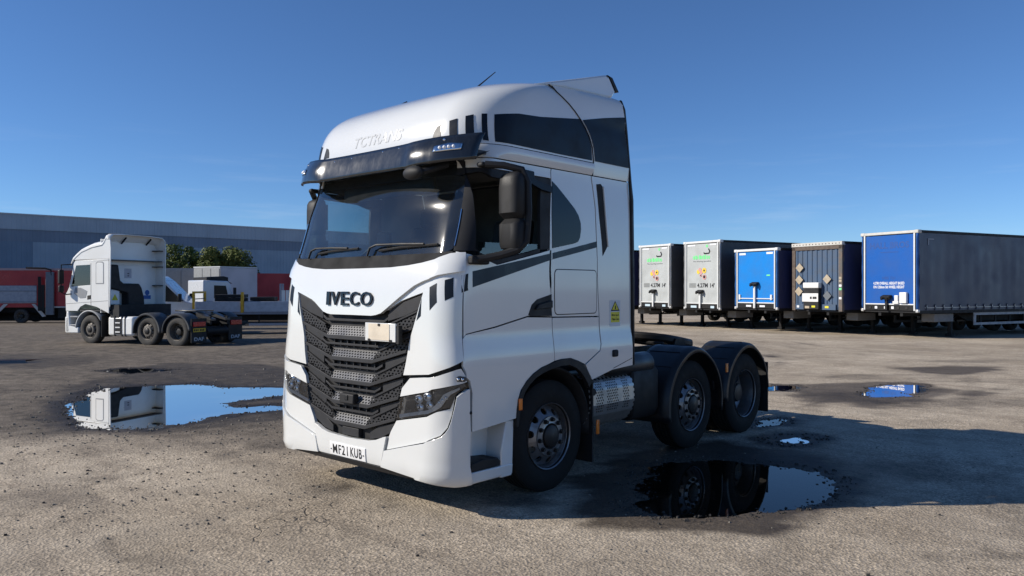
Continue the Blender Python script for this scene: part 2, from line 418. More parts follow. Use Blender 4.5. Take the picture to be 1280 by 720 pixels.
for trk in (((7.5, 26), (3.2, 15), (-1.5, 9), (-4.6, 5.2), (-6, 3)), ((9, 17), (5.5, 11.5), (3.6, 7.5), (2.4, 4.4)), ((-14, 27), (-9.5, 19), (-8.2, 11), (-6.5, 6.4)), ((14, 24), (7, 19), (0, 21), (-9, 25)), ((-5.6, 9.8), (-3.2, 7.4), (-.8, 5.0), (.6, 3.6)), ((12, 15.5), (8, 12.4), (5.5, 8.2), (4.4, 4.6))):
    for o_ in (-.95, .95):
        dd = np.full(GX.shape, 1e9)
        for (ax, ay), (bx2, by2) in zip(trk, trk[1:]):
            ex, ey = bx2 - ax, by2 - ay; l_ = math.hypot(ex, ey); ox, oy = -ey / l_ * o_, ex / l_ * o_
            tt = np.clip(((GX - ax - ox) * ex + (GD - ay - oy) * ey) / (l_ * l_), 0, 1)
            dd = np.minimum(dd, np.hypot(GX - ax - ox - tt * ex + .10 * np.sin(GD * .8), GD - ay - oy - tt * ey))
        TONE = TONE + 0.26 * np.exp(-(dd / .17) ** 4) * np.clip(.6 + 1.1 * fbm(GX, GD, .7, 3), 0, 1)
TONE = TONE + 0.55 * sstep(.22, .62, fbm(GX * .6, GD, .55, 5)) + 0.30 * sstep(.30, .6, fbm(GX + 40, GD, 1.7, 4))
TONE = np.clip(TONE + 0.30 * fbm(GX, GD, 0.8, 4) * sstep(3, 12, GD), 0, 1)
wx = CAM[0] + RX * GX + FX * GD; wy = CAM[1] + RY * GX + FY * GD
nr, nc = GX.shape
verts = np.stack([wx.ravel(), wy.ravel(), GZ.ravel()], 1)
idx = np.arange(nr * nc).reshape(nr, nc)
quads = np.stack([idx[:-1, :-1], idx[:-1, 1:], idx[1:, 1:], idx[1:, :-1]], -1).reshape(-1, 4)
gm = bpy.data.meshes.new('ground')
gm.vertices.add(len(verts)); gm.vertices.foreach_set('co', verts.ravel())
gm.loops.add(quads.size); gm.loops.foreach_set('vertex_index', quads.ravel().astype(np.int32))
gm.polygons.add(len(quads)); gm.polygons.foreach_set('loop_start', np.arange(0, quads.size, 4, dtype=np.int32))
gm.polygons.foreach_set('use_smooth', np.ones(len(quads), bool))
for nm, arr in (('wet', WET), ('tone', TONE)):
    at = gm.attributes.new(nm, 'FLOAT', 'POINT'); at.data.foreach_set('value', arr.ravel().astype(np.float32))
gm.update(calc_edges=True); gm.validate()

def ground_material():
    m, nt, N, L, b = nodes_of('worn_yard_tarmac')
    tc = N.new('ShaderNodeTexCoord')
    def noise(sc, det=4, rough=0.6):
        n = N.new('ShaderNodeTexNoise'); n.inputs['Scale'].default_value = sc; n.inputs['Detail'].default_value = det; n.inputs['Roughness'].default_value = rough
        L.new(tc.outputs['Object'], n.inputs['Vector']); return n.outputs['Fac']
    def rng(src, a, b_, c, d):
        r = N.new('ShaderNodeMapRange'); r.inputs[1].default_value = a; r.inputs[2].default_value = b_; r.inputs[3].default_value = c; r.inputs[4].default_value = d
        L.new(src, r.inputs[0]); return r.outputs[0]
    def mixc(f, a, c, blend='MIX'):
        x = N.new('ShaderNodeMix'); x.data_type = 'RGBA'; x.blend_type = blend
        for i, q in ((6, a), (7, c)):
            if isinstance(q, tuple): x.inputs[i].default_value = (*q, 1)
            else: L.new(q, x.inputs[i])
        if isinstance(f, float): x.inputs[0].default_value = f
        else: L.new(f, x.inputs[0])
        return x.outputs[2]
    def attr(n):
        a = N.new('ShaderNodeAttribute'); a.attribute_name = n; return a.outputs['Fac']
    def math_(op, a, c):
        x = N.new('ShaderNodeMath'); x.operation = op
        for i, q in ((0, a), (1, c)):
            if isinstance(q, (int, float)): x.inputs[i].default_value = q
            else: L.new(q, x.inputs[i])
        return x.outputs[0]
    mp = N.new('ShaderNodeMapping'); mp.inputs['Rotation'].default_value = (0, 0, HEAD + .25); mp.inputs['Scale'].default_value = (.55, 3.6, 1)
    L.new(tc.outputs['Object'], mp.inputs[0])
    sn = N.new('ShaderNodeTexNoise'); sn.inputs['Scale'].default_value = .8; sn.inputs['Detail'].default_value = 7; L.new(mp.outputs[0], sn.inputs['Vector'])
    patchy = noise(0.9, 5, 0.6)
    big = noise(0.30, 7, 0.66); mid = noise(3.2, 6, 0.65); fine = noise(26, 5, 0.7)
    vo = N.new('ShaderNodeTexVoronoi'); vo.inputs['Scale'].default_value = 46; L.new(tc.outputs['Object'], vo.inputs['Vector'])
    vo2 = N.new('ShaderNodeTexVoronoi'); vo2.inputs['Scale'].default_value = 95; L.new(tc.outputs['Object'], vo2.inputs['Vector'])
    dry = mixc(rng(big, 0.35, 0.68, 0, 1), (0.54, 0.465, 0.362), (0.305, 0.253, 0.188))
    dry = mixc(rng(mid, 0.42, 0.72, 0, 0.6), dry, (0.30, 0.25, 0.19))
    dry = mixc(rng(sn.outputs['Fac'], 0.50, 0.72, 0, 0.55), dry, (0.235, 0.195, 0.150))
    old = mixc(rng(mid, 0.38, 0.66, 0, 1), (0.165, 0.140, 0.112), (0.072, 0.061, 0.050))
    base = mixc(attr('tone'), dry, old)
    sp = N.new('ShaderNodeSeparateColor'); L.new(vo.outputs['Color'], sp.inputs[0])
    base = mixc(rng(patchy, 0.35, 0.65, 0.25, 0.66), base, mixc(1.0, base, mixc(sp.outputs[0], (0.45, 0.44, 0.43), (1.55, 1.52, 1.48)), 'MULTIPLY'))
    sp2 = N.new('ShaderNodeSeparateColor'); L.new(vo2.outputs['Color'], sp2.inputs[0])
    base = mixc(rng(patchy, 0.35, 0.65, 0.25, 0.55), base, mixc(1.0, base, mixc(sp2.outputs[1], (0.4, 0.4, 0.4), (1.6, 1.58, 1.55)), 'MULTIPLY'))
    # open cracks in the old surface
    wp = N.new('ShaderNodeVectorMath'); wp.operation = 'ADD'
    wn_ = N.new('ShaderNodeTexNoise'); wn_.inputs['Scale'].default_value = 1.4; wn_.inputs['Detail'].default_value = 5; L.new(tc.outputs['Object'], wn_.inputs['Vector'])
    L.new(tc.outputs['Object'], wp.inputs[0]); L.new(wn_.outputs['Color'], wp.inputs[1])
    vc = N.new('ShaderNodeTexVoronoi'); vc.feature = 'DISTANCE_TO_EDGE'; vc.inputs['Scale'].default_value = 0.42; L.new(wp.outputs[0], vc.inputs['Vector'])
    crack = math_('MULTIPLY', rng(vc.outputs['Distance'], 0.0, 0.006, 1, 0), rng(noise(0.6, 3), 0.54, 0.66, 0, 1))
    base = mixc(math_('MULTIPLY', crack, 0.4), base, (0.05, 0.042, 0.034))
    wet = rng(math_('ADD', attr('wet'), math_('MULTIPLY', math_('SUBTRACT', fine, 0.5), 0.35)), 0.12, 0.85, 0, 1)
    wetc = mixc(1.0, base, (0.23, 0.22, 0.215), 'MULTIPLY')
    L.new(mixc(wet, base, wetc), b.inputs['Base Color'])
    L.new(rng(wet, 0, 1, 0.92, 0.62), b.inputs['Roughness'])
    b.inputs['Specular IOR Level'].default_value = 0.22
    hh = math_('ADD', math_('MULTIPLY', fine, 0.7), math_('MULTIPLY', vo.outputs['Distance'], 0.55))
    hh = math_('SUBTRACT', math_('ADD', hh, math_('MULTIPLY', mid, 0.8)), math_('MULTIPLY', crack, 1.2))
    bp = N.new('ShaderNodeBump'); bp.inputs['Distance'].default_value = 0.016
    L.new(rng(wet, 0, 1, 0.75, 0.35), bp.inputs['Strength']); L.new(hh, bp.inputs['Height']); L.new(bp.outputs[0], b.inputs['Normal'])
    return m
M_GROUND = ground_material()
gm.materials.append(M_GROUND)
ground = put(bpy.data.objects.new('ground', gm)); tag(ground, kind='structure')

def water_material():
    m, nt, N, L, b = nodes_of('standing_water')
    N.remove(b)
    tr = N.new('ShaderNodeBsdfTransparent'); tr.inputs[0].default_value = (0.46, 0.43, 0.38, 1)
    gl = N.new('ShaderNodeBsdfGlossy'); gl.inputs['Roughness'].default_value = 0.0; gl.inputs['Color'].default_value = (0.95, 0.92, 0.88, 1)
    fr = N.new('ShaderNodeFresnel'); fr.inputs[0].default_value = 1.33
    mx = N.new('ShaderNodeMixShader')
    L.new(fr.outputs[0], mx.inputs[0]); L.new(tr.outputs[0], mx.inputs[1]); L.new(gl.outputs[0], mx.inputs[2])
    L.new(mx.outputs[0], N['Material Output'].inputs[0])
    return m
M_WATER = water_material()
for k, poly in PUDDLES.items():
    xs = [p[0] for p in poly]; ys = [p[1] for p in poly]
    cx, cy = np.mean(xs), np.mean(ys)
    a, c, e, g = min(xs) - .12, max(xs) + .12, min(ys) - .12, max(ys) + .12
    ring = []
    for i in range(40):
        t = 2 * math.pi * i / 40; q, r = math.cos(t), math.sin(t)
        w = 1.0 / max(abs(q), abs(r)) ** 0.55
        ring.append(((a + c) / 2 + q * w * (c - a) / 2, (e + g) / 2 + r * w * (g - e) / 2))
    o = MB().add([(*yard(*p), WATER[k]) for p in ring], [tuple(range(40))]).build('puddle', M_WATER, smooth=0)
    tag(o, kind='structure')

# loose grit and small stones lying on the tarmac
def gheight(X, D):
    i = np.clip(np.searchsorted(gx, X) - 1, 0, len(gx) - 2); j = np.clip(np.searchsorted(gd, D) - 1, 0, len(gd) - 2)
    return GZ[j, i]
st = MB(); cube = [(-1,-1,-.6),(1,-1,-.6),(1,1,-.6),(-1,1,-.6),(-.6,-.7,.6),(.7,-.6,.7),(.6,.7,.5),(-.7,.6,.6)]
cf = [(4,5,6,7),(0,1,5,4),(1,2,6,5),(2,3,7,6),(3,0,4,7)]
def stones(n, fx, fd, smin, smax):
    for _ in range(n):
        X, D = fx(), fd()
        r = smin + (smax - smin) * random.random() ** 4
        x, y = yard(X, D); z = float(gheight(X, D)); t = random.random() * 6.28; c, s = math.cos(t), math.sin(t)
        j = [1 + random.uniform(-.35, .35) for _ in range(3)]
        st.add([(x + r * (a * j[0] * c - b * j[1] * s), y + r * (a * j[0] * s + b * j[1] * c), z + r * (q * j[2] + .35)) for a, b, q in cube], cf)
stones(2600, lambda: random.uniform(-6, 6), lambda: random.uniform(3.6, 12), .002, .009)
stones(900, lambda: random.gauss(-4.6, 1.6), lambda: random.gauss(9.6, 1.0), .004, .016)
stones(500, lambda: random.gauss(-3.0, 1.0), lambda: random.gauss(6.6, .8), .003, .012)
stones(700, lambda: random.uniform(-9, -2.5), lambda: random.uniform(9, 18), .006, .022)
grit1 = st; st = MB()
stones(140, lambda: random.uniform(-5, 5), lambda: random.uniform(4, 9), .004, .014)
stones(240, lambda: random.gauss(-3.2, 1.4), lambda: random.gauss(7.6, 1.3), .004, .014)
for k, cnt in (('main', 900), ('shade', 700), ('mid', 160), ('wheel', 120), ('farB', 260), ('farA', 120), ('upper', 160)):
    poly = PUDDLES[k]; px_ = [p[0] for p in poly]; py_ = [p[1] for p in poly]
    qx = RNG.uniform(min(px_) - .3, max(px_) + .3, cnt * 14); qy = RNG.uniform(min(py_) - .3, max(py_) + .3, cnt * 14)
    sd = sdist(qx, qy, poly) + 0.20 * fbm(qx, qy, 1.6, 4) + 0.12 * fbm(qx, qy, 6, 4)
    ok = np.where((sd > -.12) & (sd < .14 + .25 * (RNG.random(len(sd)) < .12)))[0][:cnt]
    it = iter(ok); n_ = len(ok)
    cur = {}
    def nx():
        cur['i'] = next(it); return float(qx[cur['i']])
    stones(n_, nx, lambda: float(qy[cur['i']]), .005, .016)
o = st.build('dark_flecks', mat('tar_fleck', (0.030, 0.027, 0.024), 0.8), smooth=0); tag(o, 'small dark tar flecks and debris on the tarmac', 'debris', kind='stuff')
st = grit1
M_STONE = mat('grit', (0.20, 0.18, 0.15), 0.9, var=0.6, scale=40)
o = st.build('loose_grit', M_STONE, smooth=0); tag(o, 'loose grit and small stones scattered over the yard', 'grit', kind='stuff')

# ---------------------------------------------------------------- cab skin of the white tractor unit: (u, z) -> point
ST=[ # z, yc, W, bow, rx, ry
(.20,.13,1.20,.05,.30,.24),(.30,.080,1.235,.04,.29,.23),(.40,.056,1.25,.03,.28,.22),(.55,.055,1.255,.03,.27,.20),(.80,.060,1.255,.03,.26,.18),(1.10,.068,1.26,.03,.25,.17),
(1.22,.072,1.262,.03,.25,.17),(1.32,.077,1.255,.03,.25,.17),(1.46,.083,1.238,.03,.25,.17),(1.80,.100,1.235,.03,.25,.17),(1.98,.135,1.235,.03,.25,.16),(2.12,.188,1.235,.05,.25,.14),(2.50,.272,1.235,.10,.25,.12),(2.90,.375,1.230,.11,.26,.13),
(3.00,.345,1.245,.05,.36,.40),(3.10,.345,1.25,.05,.40,.45),(3.20,.362,1.25,.05,.40,.45),(3.30,.392,1.247,.05,.40,.45),(3.40,.445,1.240,.05,.40,.45),(3.50,.535,1.228,.05,.42,.44),(3.58,.66,1.212,.05,.45,.42),(3.65,.84,1.185,.05,.48,.40),(3.70,1.02,1.145,.05,.50,.36),(3.74,1.22,1.08,.05,.50,.30),(3.77,1.44,.96,.05,.45,.24),(3.785,1.62,.75,.04,.35,.18)]
ZS=[s[0] for s in ST]
YR=2.65
def stn(z):
    # Catmull-Rom on table, clamped (PCHIP-like monotone)
    n=len(ST)
    if z<=ZS[0]: return ST[0][1:]
    if z>=ZS[-1]: return ST[-1][1:]
    i=bisect.bisect_right(ZS,z)-1
    h=ZS[i+1]-ZS[i]; t=(z-ZS[i])/h
    o=[]
    for k in range(1,6):
        a,b=ST[i][k],ST[i+1][k]; d=(b-a)/h
        dl=(a-ST[i-1][k])/(ZS[i]-ZS[i-1]) if i>0 else d
        dr=(ST[i+2][k]-b)/(ZS[i+2]-ZS[i+1]) if i+2<n else d
        ma=0 if dl*d<=0 else 2*dl*d/(dl+d)
        mb=0 if dr*d<=0 else 2*dr*d/(dr+d)
        t2,t3=t*t,t*t*t
        o.append((2*t3-3*t2+1)*a+(t3-2*t2+t)*h*ma+(-2*t3+3*t2)*b+(t3-t2)*h*mb)
    return o
def skin(u,z):
    yc,W,b,rx,ry=stn(z)
    s=-1 if u<0 else 1; u=abs(u)
    if u<=1: x=u*(W-rx); y=yc+b*(x/W)**2
    elif u<=2:
        a=(u-1)*math.pi/2; x=W-rx+rx*math.sin(a); y=yc+b*(x/W)**2+ry*(1-math.cos(a))
    else:
        ys=yc+b+ry; x=W; y=ys+(u-2)*(YR-ys)
    return (s*x,y,z)
def normal(u,z):
    e=1e-3
    a=skin(u+e,z) if u>=0 else skin(u+e,z); b=skin(u-e,z); c=skin(u,z+e); d=skin(u,z-e)
    p=[a[i]-b[i] for i in range(3)]; q=[c[i]-d[i] for i in range(3)]
    n=[p[1]*q[2]-p[2]*q[1],p[2]*q[0]-p[0]*q[2],p[0]*q[1]-p[1]*q[0]]
    l=math.sqrt(sum(k*k for k in n)) or 1
    n=[k/l for k in n]
    return n
def us(y,z):  # u on the flank for a given y
    yc,W,b,rx,ry=stn(z); ys=yc+b+ry
    if y>=ys: return 2+(y-ys)/(YR-ys)
    c=max(-1,min(1,1-(y-yc-b)/ry)); return 1+math.acos(c)/(math.pi/2)
def uf(x,z):  # u on the front for a given x
    yc,W,b,rx,ry=stn(z); s=-1 if x<0 else 1; x=abs(x)
    if x<=W-rx: return s*x/(W-rx)
    return s*(1+math.asin(min(1,(x-W+rx)/rx))/(math.pi/2))

def S(y, z): return (us(y, z), z)
def Fr(x, z): return (uf(x, z), z)
def sym(half):
    """right half, centre to centre, mirrored into a full outline"""
    return half + [(-u, z) for u, z in half[::-1] if abs(u) > 1e-6]
def mir(poly): return [(-u, z) for u, z in poly]
UG = sorted(set([round(s * k, 4) for s in (-1, 1) for k in
     [i * .1 for i in range(11)] + [1 + i * .1 for i in range(11)] + [2 + i * .06 for i in range(18)]]))
ZG = [round(.2 + .055 * i, 4) for i in range(66)]
def patch_geo(poly, off=0.0, th=0.0, fn=None, ug=UG, zg=ZG):
    bm = bmesh.new()
    vs = [bm.verts.new((u, z, 0)) for u, z in poly]
    bm.faces.new(vs)
    lo, hi = min(p[0] for p in poly), max(p[0] for p in poly); zl, zh = min(p[1] for p in poly), max(p[1] for p in poly)
    for g in ug:
        if lo + .004 < g < hi - .004:
            bmesh.ops.bisect_plane(bm, geom=bm.verts[:] + bm.edges[:] + bm.faces[:], dist=1e-5, plane_co=(g, 0, 0), plane_no=(1, 0, 0))
    for g in zg:
        if zl + .004 < g < zh - .004:
            bmesh.ops.bisect_plane(bm, geom=bm.verts[:] + bm.edges[:] + bm.faces[:], dist=1e-5, plane_co=(0, g, 0), plane_no=(0, 1, 0))
    bm.verts.index_update()
    P2 = [(v.co.x, v.co.y) for v in bm.verts]
    F = [tuple(v.index for v in f.verts) for f in bm.faces]
    B = []
    for e in bm.edges:
        if len(e.link_faces) == 1:
            l = e.link_loops[0]; B.append((l.vert.index, l.link_loop_next.vert.index))
    bm.free()
    def at(u, z, o):
        p = skin(u, z); n = normal(u, z)
        return (p[0] + n[0] * o, p[1] + n[1] * o, p[2] + n[2] * o)
    of = off if callable(off) else (lambda u, z: off)
    V = [at(u, z, of(u, z)) for u, z in P2]
    if th:
        n = len(V)
        V += [at(u, z, of(u, z) - th) for u, z in P2]
        F2 = [tuple(n + i for i in f[::-1]) for f in F]
        F = F + F2 + [(b, a, n + a, n + b) for a, b in B]
    return V, F
def patch(name, polys, m, parent, off=0.0, th=0.02, bevel=0.0, smooth=40):
    if isinstance(polys[0][0], (int, float)): polys = [polys]
    b = MB()
    for q in polys: b.add(*patch_geo(q, off, th))
    me = bpy.data.meshes.new(name); me.from_pydata(b.v, [], b.f); me.materials.append(m); finish(me, smooth)
    bm = bmesh.new(); bm.from_mesh(me); bmesh.ops.recalc_face_normals(bm, faces=bm.faces) if th else None; bm.to_mesh(me); bm.free()
    if not th and me.polygons:
        p0 = me.polygons[len(me.polygons) // 2]; zz = p0.center.z
        if p0.normal.dot(p0.center - Vector((0, 1.4, zz))) < 0: me.flip_normals()
    finish(me, smooth)
    o = put(bpy.data.objects.new(name, me), parent)
    if bevel: bev(o, bevel)
    return o
def both(name, poly, m, parent, off=0.0, th=0.02, bevel=0.0, label=None):
    a = patch(name, poly, m, parent, off, th, bevel); b = patch(name, mir(poly), m, parent, off, th, bevel)
    return a, b
def inpoly(x, y, poly):
    c = False; n = len(poly)
    for i in range(n):
        (ax, ay), (bx, by) = poly[i], poly[(i + 1) % n]
        if (ay > y) != (by > y) and x < (bx - ax) * (y - ay) / (by - ay) + ax: c = not c
    return c
def cells(fn, poly, w, h, ow, oh, shape='diamond', skip=None):
    """a plate pierced by rows of small openings: every cell is a ring of four quads round its hole"""
    m = MB()
    x0, x1 = min(p[0] for p in poly), max(p[0] for p in poly); y0, y1 = min(p[1] for p in poly), max(p[1] for p in poly)
    r = 0; y = y0
    while y < y1:
        x = x0 - (w / 2 if r % 2 else 0)
        while x < x1:
            cx, cy = x + w / 2, y + h / 2
            if inpoly(cx, cy, poly):
                out = [(x, y), (x + w, y), (x + w, y + h), (x, y + h)]
                if skip and skip(cx, cy): m.add([fn(*p) for p in out], [(0, 1, 2, 3)])
                else:
                    if shape == 'slot': inn = [(cx - ow, cy - oh), (cx + ow * .5, cy - oh), (cx + ow, cy + oh), (cx - ow * .5, cy + oh)]
                    elif shape == 'square': inn = [(cx - ow, cy - oh), (cx + ow, cy - oh), (cx + ow, cy + oh), (cx - ow, cy + oh)]
                    else: inn = [(cx - ow, cy), (cx, cy - oh), (cx + ow, cy), (cx, cy + oh)]
                    m.add([fn(*p) for p in out + inn], [(0, 1, 5, 4), (1, 2, 6, 5), (2, 3, 7, 6), (3, 0, 4, 7)])
            x += w
        y += h; r += 1
    return m
def onskin(x, z, off):
    u = uf(x, z); p = skin(u, z); n = normal(u, z)
    return (p[0] + n[0] * off, p[1] + n[1] * off, p[2] + n[2] * off)
def onside(y, z, off):
    u = us(y, z); p = skin(u, z); n = normal(u, z)
    return (p[0] + n[0] * off, p[1] + n[1] * off, p[2] + n[2] * off)

# ---------------------------------------------------------------- wheels (shared meshes)
def tyre_mesh(name, R, w, m, hub=.285):
    prof = [(hub, -w*.40), (hub+.03, -w*.46), (hub+.10, -w*.50), (R-.09, -w*.49), (R-.035, -w*.455), (R-.008, -w*.40)]
    tread = []
    for k in range(5):
        a = -w*.40 + w*.80*k/5; b = a + w*.80/5
        tread += [(R-.008 if k == 0 else R, a + .006), (R, b - .008), (R - .014, b - .006), (R - .014, b + .004)]
    tread = tread[:-2]
    prof2 = prof + tread + [(r, -h) for r, h in prof[::-1]]
    return MB().lathe(prof2, (0, 0, 0), 'x', 48).mesh(name, m, 30)
def disc_mesh(name, r0, h0, r1, h1, m, n=10, hw=.42, hr=.62):
    """conical wheel disc between radii, with n hand holes"""
    b = MB(); S_ = 12
    def P(t, a):
        r = r0 + (r1 - r0) * t; h = h0 + (h1 - h0) * t
        return (h, r * math.cos(a), r * math.sin(a))
    for k in range(n):
        a0 = 2 * math.pi * k / n; da = 2 * math.pi / n
        out = [(0, -.5), (0, -.17), (0, .17), (0, .5), (.33, .5), (.67, .5), (1, .5), (1, .17), (1, -.17), (1, -.5), (.67, -.5), (.33, -.5)]
        inn = []
        for t, q in out:
            ang = math.atan2(q, t - .5); inn.append((.5 + .5 * hr * math.cos(ang), .5 * hw * 2 * .5 * math.sin(ang) * 1.15))
        vs = [P(t, a0 + q * da) for t, q in out] + [P(t, a0 + q * da) for t, q in inn]
        vs2 = [(v[0] - .018, v[1], v[2]) for v in vs[12:]]
        b.add(vs + vs2, [(i, (i + 1) % 12, 12 + (i + 1) % 12, 12 + i) for i in range(12)] + [(12 + i, 12 + (i + 1) % 12, 24 + (i + 1) % 12, 24 + i) for i in range(12)])
    return b.mesh(name, m, 40)
def wheel_parts(kind, rimm, tyrem, R=.505, w=.30):
    """name, mesh list for one wheel facing +x, outer tyre wall at x = 0"""
    o = []
    ty = MB()
    T = tyre_mesh('tyre', R, w, tyrem)
    T.transform(Matrix.Translation((-w * .5, 0, 0)))
    o.append(('tyre', T))
    if kind == 'steer':
        o.append(('rim', MB().lathe([(.292, -.012), (.302, -.004), (.302, -.028), (.285, -.04), (.275, -.09), (.272, -.16), (.235, -.17)], (0, 0, 0), 'x', 40).mesh('rim', rimm)))
        o.append(('wheel_disc', disc_mesh('wheel_disc', .272, -.085, .178, -.015, rimm)))
        o.append(('hub', MB().lathe([(.180, -.016), (.178, -.004), (.135, .0), (.118, .004), (.112, -.03), (.10, -.045), (.095, -.01), (.001, -.006)], (0, 0, 0), 'x', 32).mesh('hub', rimm)))
        o.append(('hub_cap', MB().lathe([(.108, -.03), (.100, .012), (.085, .022), (.001, .026)], (0, 0, 0), 'x', 28).mesh('hub_cap', M_HUB)))
        nx, nr = .0, .152
    else:
        o.append(('rim', MB().lathe([(.292, -.012), (.302, -.004), (.302, -.028), (.285, -.04), (.272, -.10), (.268, -.21), (.255, -.225)], (0, 0, 0), 'x', 40).mesh('rim', rimm)))
        o.append(('wheel_disc', disc_mesh('wheel_disc', .262, -.19, .175, -.23, rimm)))
        o.append(('hub', MB().lathe([(.176, -.23), (.150, -.228), (.128, -.20), (.120, -.13), (.105, -.10), (.06, -.09), (.001, -.09)], (0, 0, 0), 'x', 32).mesh('hub', M_HUB)))
        nx, nr = -.225, .152
    nm = MB()
    nm.cyl((nx - .004, 0, 0), (nx + .006, 0, 0), .022, n=10); nm.cyl((nx, 0, 0), (nx + .028, 0, 0), .0165, n=6)
    nut = nm.mesh('wheel_nut', M_HUB, 20)
    return o, nut, nr
def add_wheel(root, parts, x, y, z, side=1, dual=False, nuts=True, name='wheel'):
    """a wheel is a part; its tyre, rim and nuts are sub-parts"""
    lst, nut, nr = parts
    hubs = MB().cyl((-.32 if dual else -.25, 0, 0), (-.24 if dual else -.12, 0, 0), .13, n=16).mesh('axle_end', M_HUB) if ('axle_end', dual) not in MESH else MESH[('axle_end', dual)]
    MESH[('axle_end', dual)] = hubs
    wo = put(bpy.data.objects.new(name, hubs), root)
    wo.location = (x, y, z); wo.rotation_euler = (random.random() * .6, 0, 0 if side > 0 else math.pi)
    for nme, me in lst:
        put(bpy.data.objects.new(nme, me), wo)
    if nuts:
        for k in range(10):
            n = put(bpy.data.objects.new('wheel_nut', nut), wo); a = 2 * math.pi * (k + .5) / 10
            n.location = (0, nr * math.cos(a), nr * math.sin(a))
    if dual:
        t2 = put(bpy.data.objects.new('tyre', lst[0][1]), wo); t2.location = (-.33, 0, 0)
    return wo
MESH = {}

# ---------------------------------------------------------------- the white tractor unit in the foreground
T = empty('tractor_unit')
tag(T, 'large white three-axle tractor unit with black grille and roof visor standing in the foreground', 'truck')
BV = .0035
# dark inner frame seen in the shut lines
patch('cab_frame', [[(-2.76, 1.24), (2.76, 1.24), (2.76, 2.04), (1.9, 2.10), (1.25, 2.11), (-1.25, 2.11), (-1.9, 2.10), (-2.76, 2.04)], [(-2.0, .45), (2.0, .45), (2.0, 1.238), (-2.0, 1.238)]], M_VOID, T, -.055, .01)
# bonnet and corner deflectors
bonnet = patch('bonnet_panel', sym([(0, 1.607), (.30, 1.606), (.36, 1.613), (.43, 1.63), (.497, 1.668), (.666, 1.768), (.833, 1.86), (.93, 1.895), (1.023, 1.92), (1.2, 1.943), (1.405, 1.956), (1.62, 1.968), (1.842, 1.98), (1.69, 2.128), (1.55, 2.125), (1.344, 2.118), (1.1, 2.085), (.865, 2.042), (.70, 2.024), (.48, 2.012), (0, 2.010)]), M_WHITE, T, .024, .035, .010)
both('corner_deflector', [(.487, 1.656), (.58, 1.70), (.668, 1.739), (.80, 1.776), (.928, 1.81), (.86, 1.62), (.769, 1.385), (.703, 1.126), (1.0, 1.152), (1.5, 1.215), (1.87, 1.268), (1.852, 1.6), (1.838, 1.985), (1.405, 1.965), (1.02, 1.93), (.83, 1.87), (.66, 1.775)], M_WHITE, T, 0.0, .03, .006)
patch('scuttle_panel', sym([(0, 2.004), (.48, 2.006), (.70, 2.018), (.865, 2.036), (1.1, 2.079), (1.344, 2.112), (1.37, 2.14), (1.2, 2.136), (.97, 2.128), (.5, 2.126), (0, 2.126)]), M_SCUTTLE, T, .012, .03, .004)
# windscreen, pillars, header
patch('windscreen', sym([(0, 2.130), (.52, 2.130), (.97, 2.132), (1.22, 2.143), (1.32, 2.165), (1.345, 2.20), (1.325, 2.4), (1.298, 2.566), (1.214, 2.808), (1.185, 2.905), (0, 2.905)]), G_WIND, T, -.004, 0)
patch('windscreen_header', sym([(0, 2.90), (1.9, 2.90), (1.9, 3.0), (0, 3.0)]), M_BLACK, T, -.02, .02)
patch('windscreen_header', sym([(0, 2.80), (.9, 2.80), (1.14, 2.78), (1.19, 2.88), (0, 2.90)]), M_VOID, T, -.014, 0)
both('a_pillar', [(1.362, 2.145), (1.350, 2.20), (1.330, 2.4), (1.304, 2.566), (1.220, 2.808), (1.19, 2.93), S(.445, 2.93), S(.445, 2.6), S(.440, 2.145), S(.30, 2.145)], M_PILLAR, T, .004, .03, .003)
both('pillar_trim', [(1.352, 2.185), (1.334, 2.38), (1.318, 2.49), (1.336, 2.49), (1.352, 2.38), (1.370, 2.185)], M_CHROME, T, .010, .008)
# doors
door = both('door', [S(.275, 2.140), S(.42, 2.105), S(.65, 2.038), S(1.22, 2.158), S(1.362, 2.190), S(1.366, 1.9), S(1.368, 1.590), S(1.03, 1.602), S(.62, 1.525), S(.262, 1.452), S(.268, 1.8)], M_WHITE, T, .002, .03, BV)
for s, d in ((1, door[0]), (-1, door[1])):
    f = (lambda p: p) if s > 0 else mir
    patch('window_frame', [f([S(.442, 2.845), S(1.36, 2.83), S(1.36, 2.74), S(1.23, 2.74), S(.52, 2.81), S(.442, 2.79)]),
                           f([S(1.222, 2.738), S(1.36, 2.738), S(1.36, 2.20), S(1.212, 2.185)]), f([S(.437, 2.14), S(.64, 2.072), S(1.21, 2.195), S(1.21, 2.163), S(.65, 2.042), S(.437, 2.112)])], M_BLACK, d, -.002, .035, .003)
    patch('door_header', f([S(.41, 2.922), S(1.362, 2.922), S(1.362, 2.836), S(.48, 2.85), S(.43, 2.875)]), M_WHITE, d, .0, .03, BV)
    patch('window_glass', f([S(.44, 2.13), S(.64, 2.065), S(1.215, 2.19), S(1.215, 2.235), S(.9, 2.228), S(.45, 2.222)] if s > 0 else [S(.44, 2.13), S(.64, 2.065), S(1.215, 2.19), S(1.215, 2.76), S(.45, 2.80)]), G_SIDE, d, -.02, 0)
    patch('handle_recess', f([S(1.04, 1.607), S(1.09, 1.70), S(1.16, 1.745), S(1.364, 1.79), S(1.364, 1.594), S(1.08, 1.598)]), M_BLACK, d, .006, .012, .002)
    patch('door_handle', f([S(1.12, 1.655), S(1.16, 1.70), S(1.355, 1.735), S(1.355, 1.668)]), M_BLACK, d, .028, .02, .006)
    patch('stripe_decal', f([S(.36, 1.98), S(1.362, 2.160), S(1.362, 2.100), S(.36, 1.85)]), M_NAVYGLOSS, d, .0035, .001)
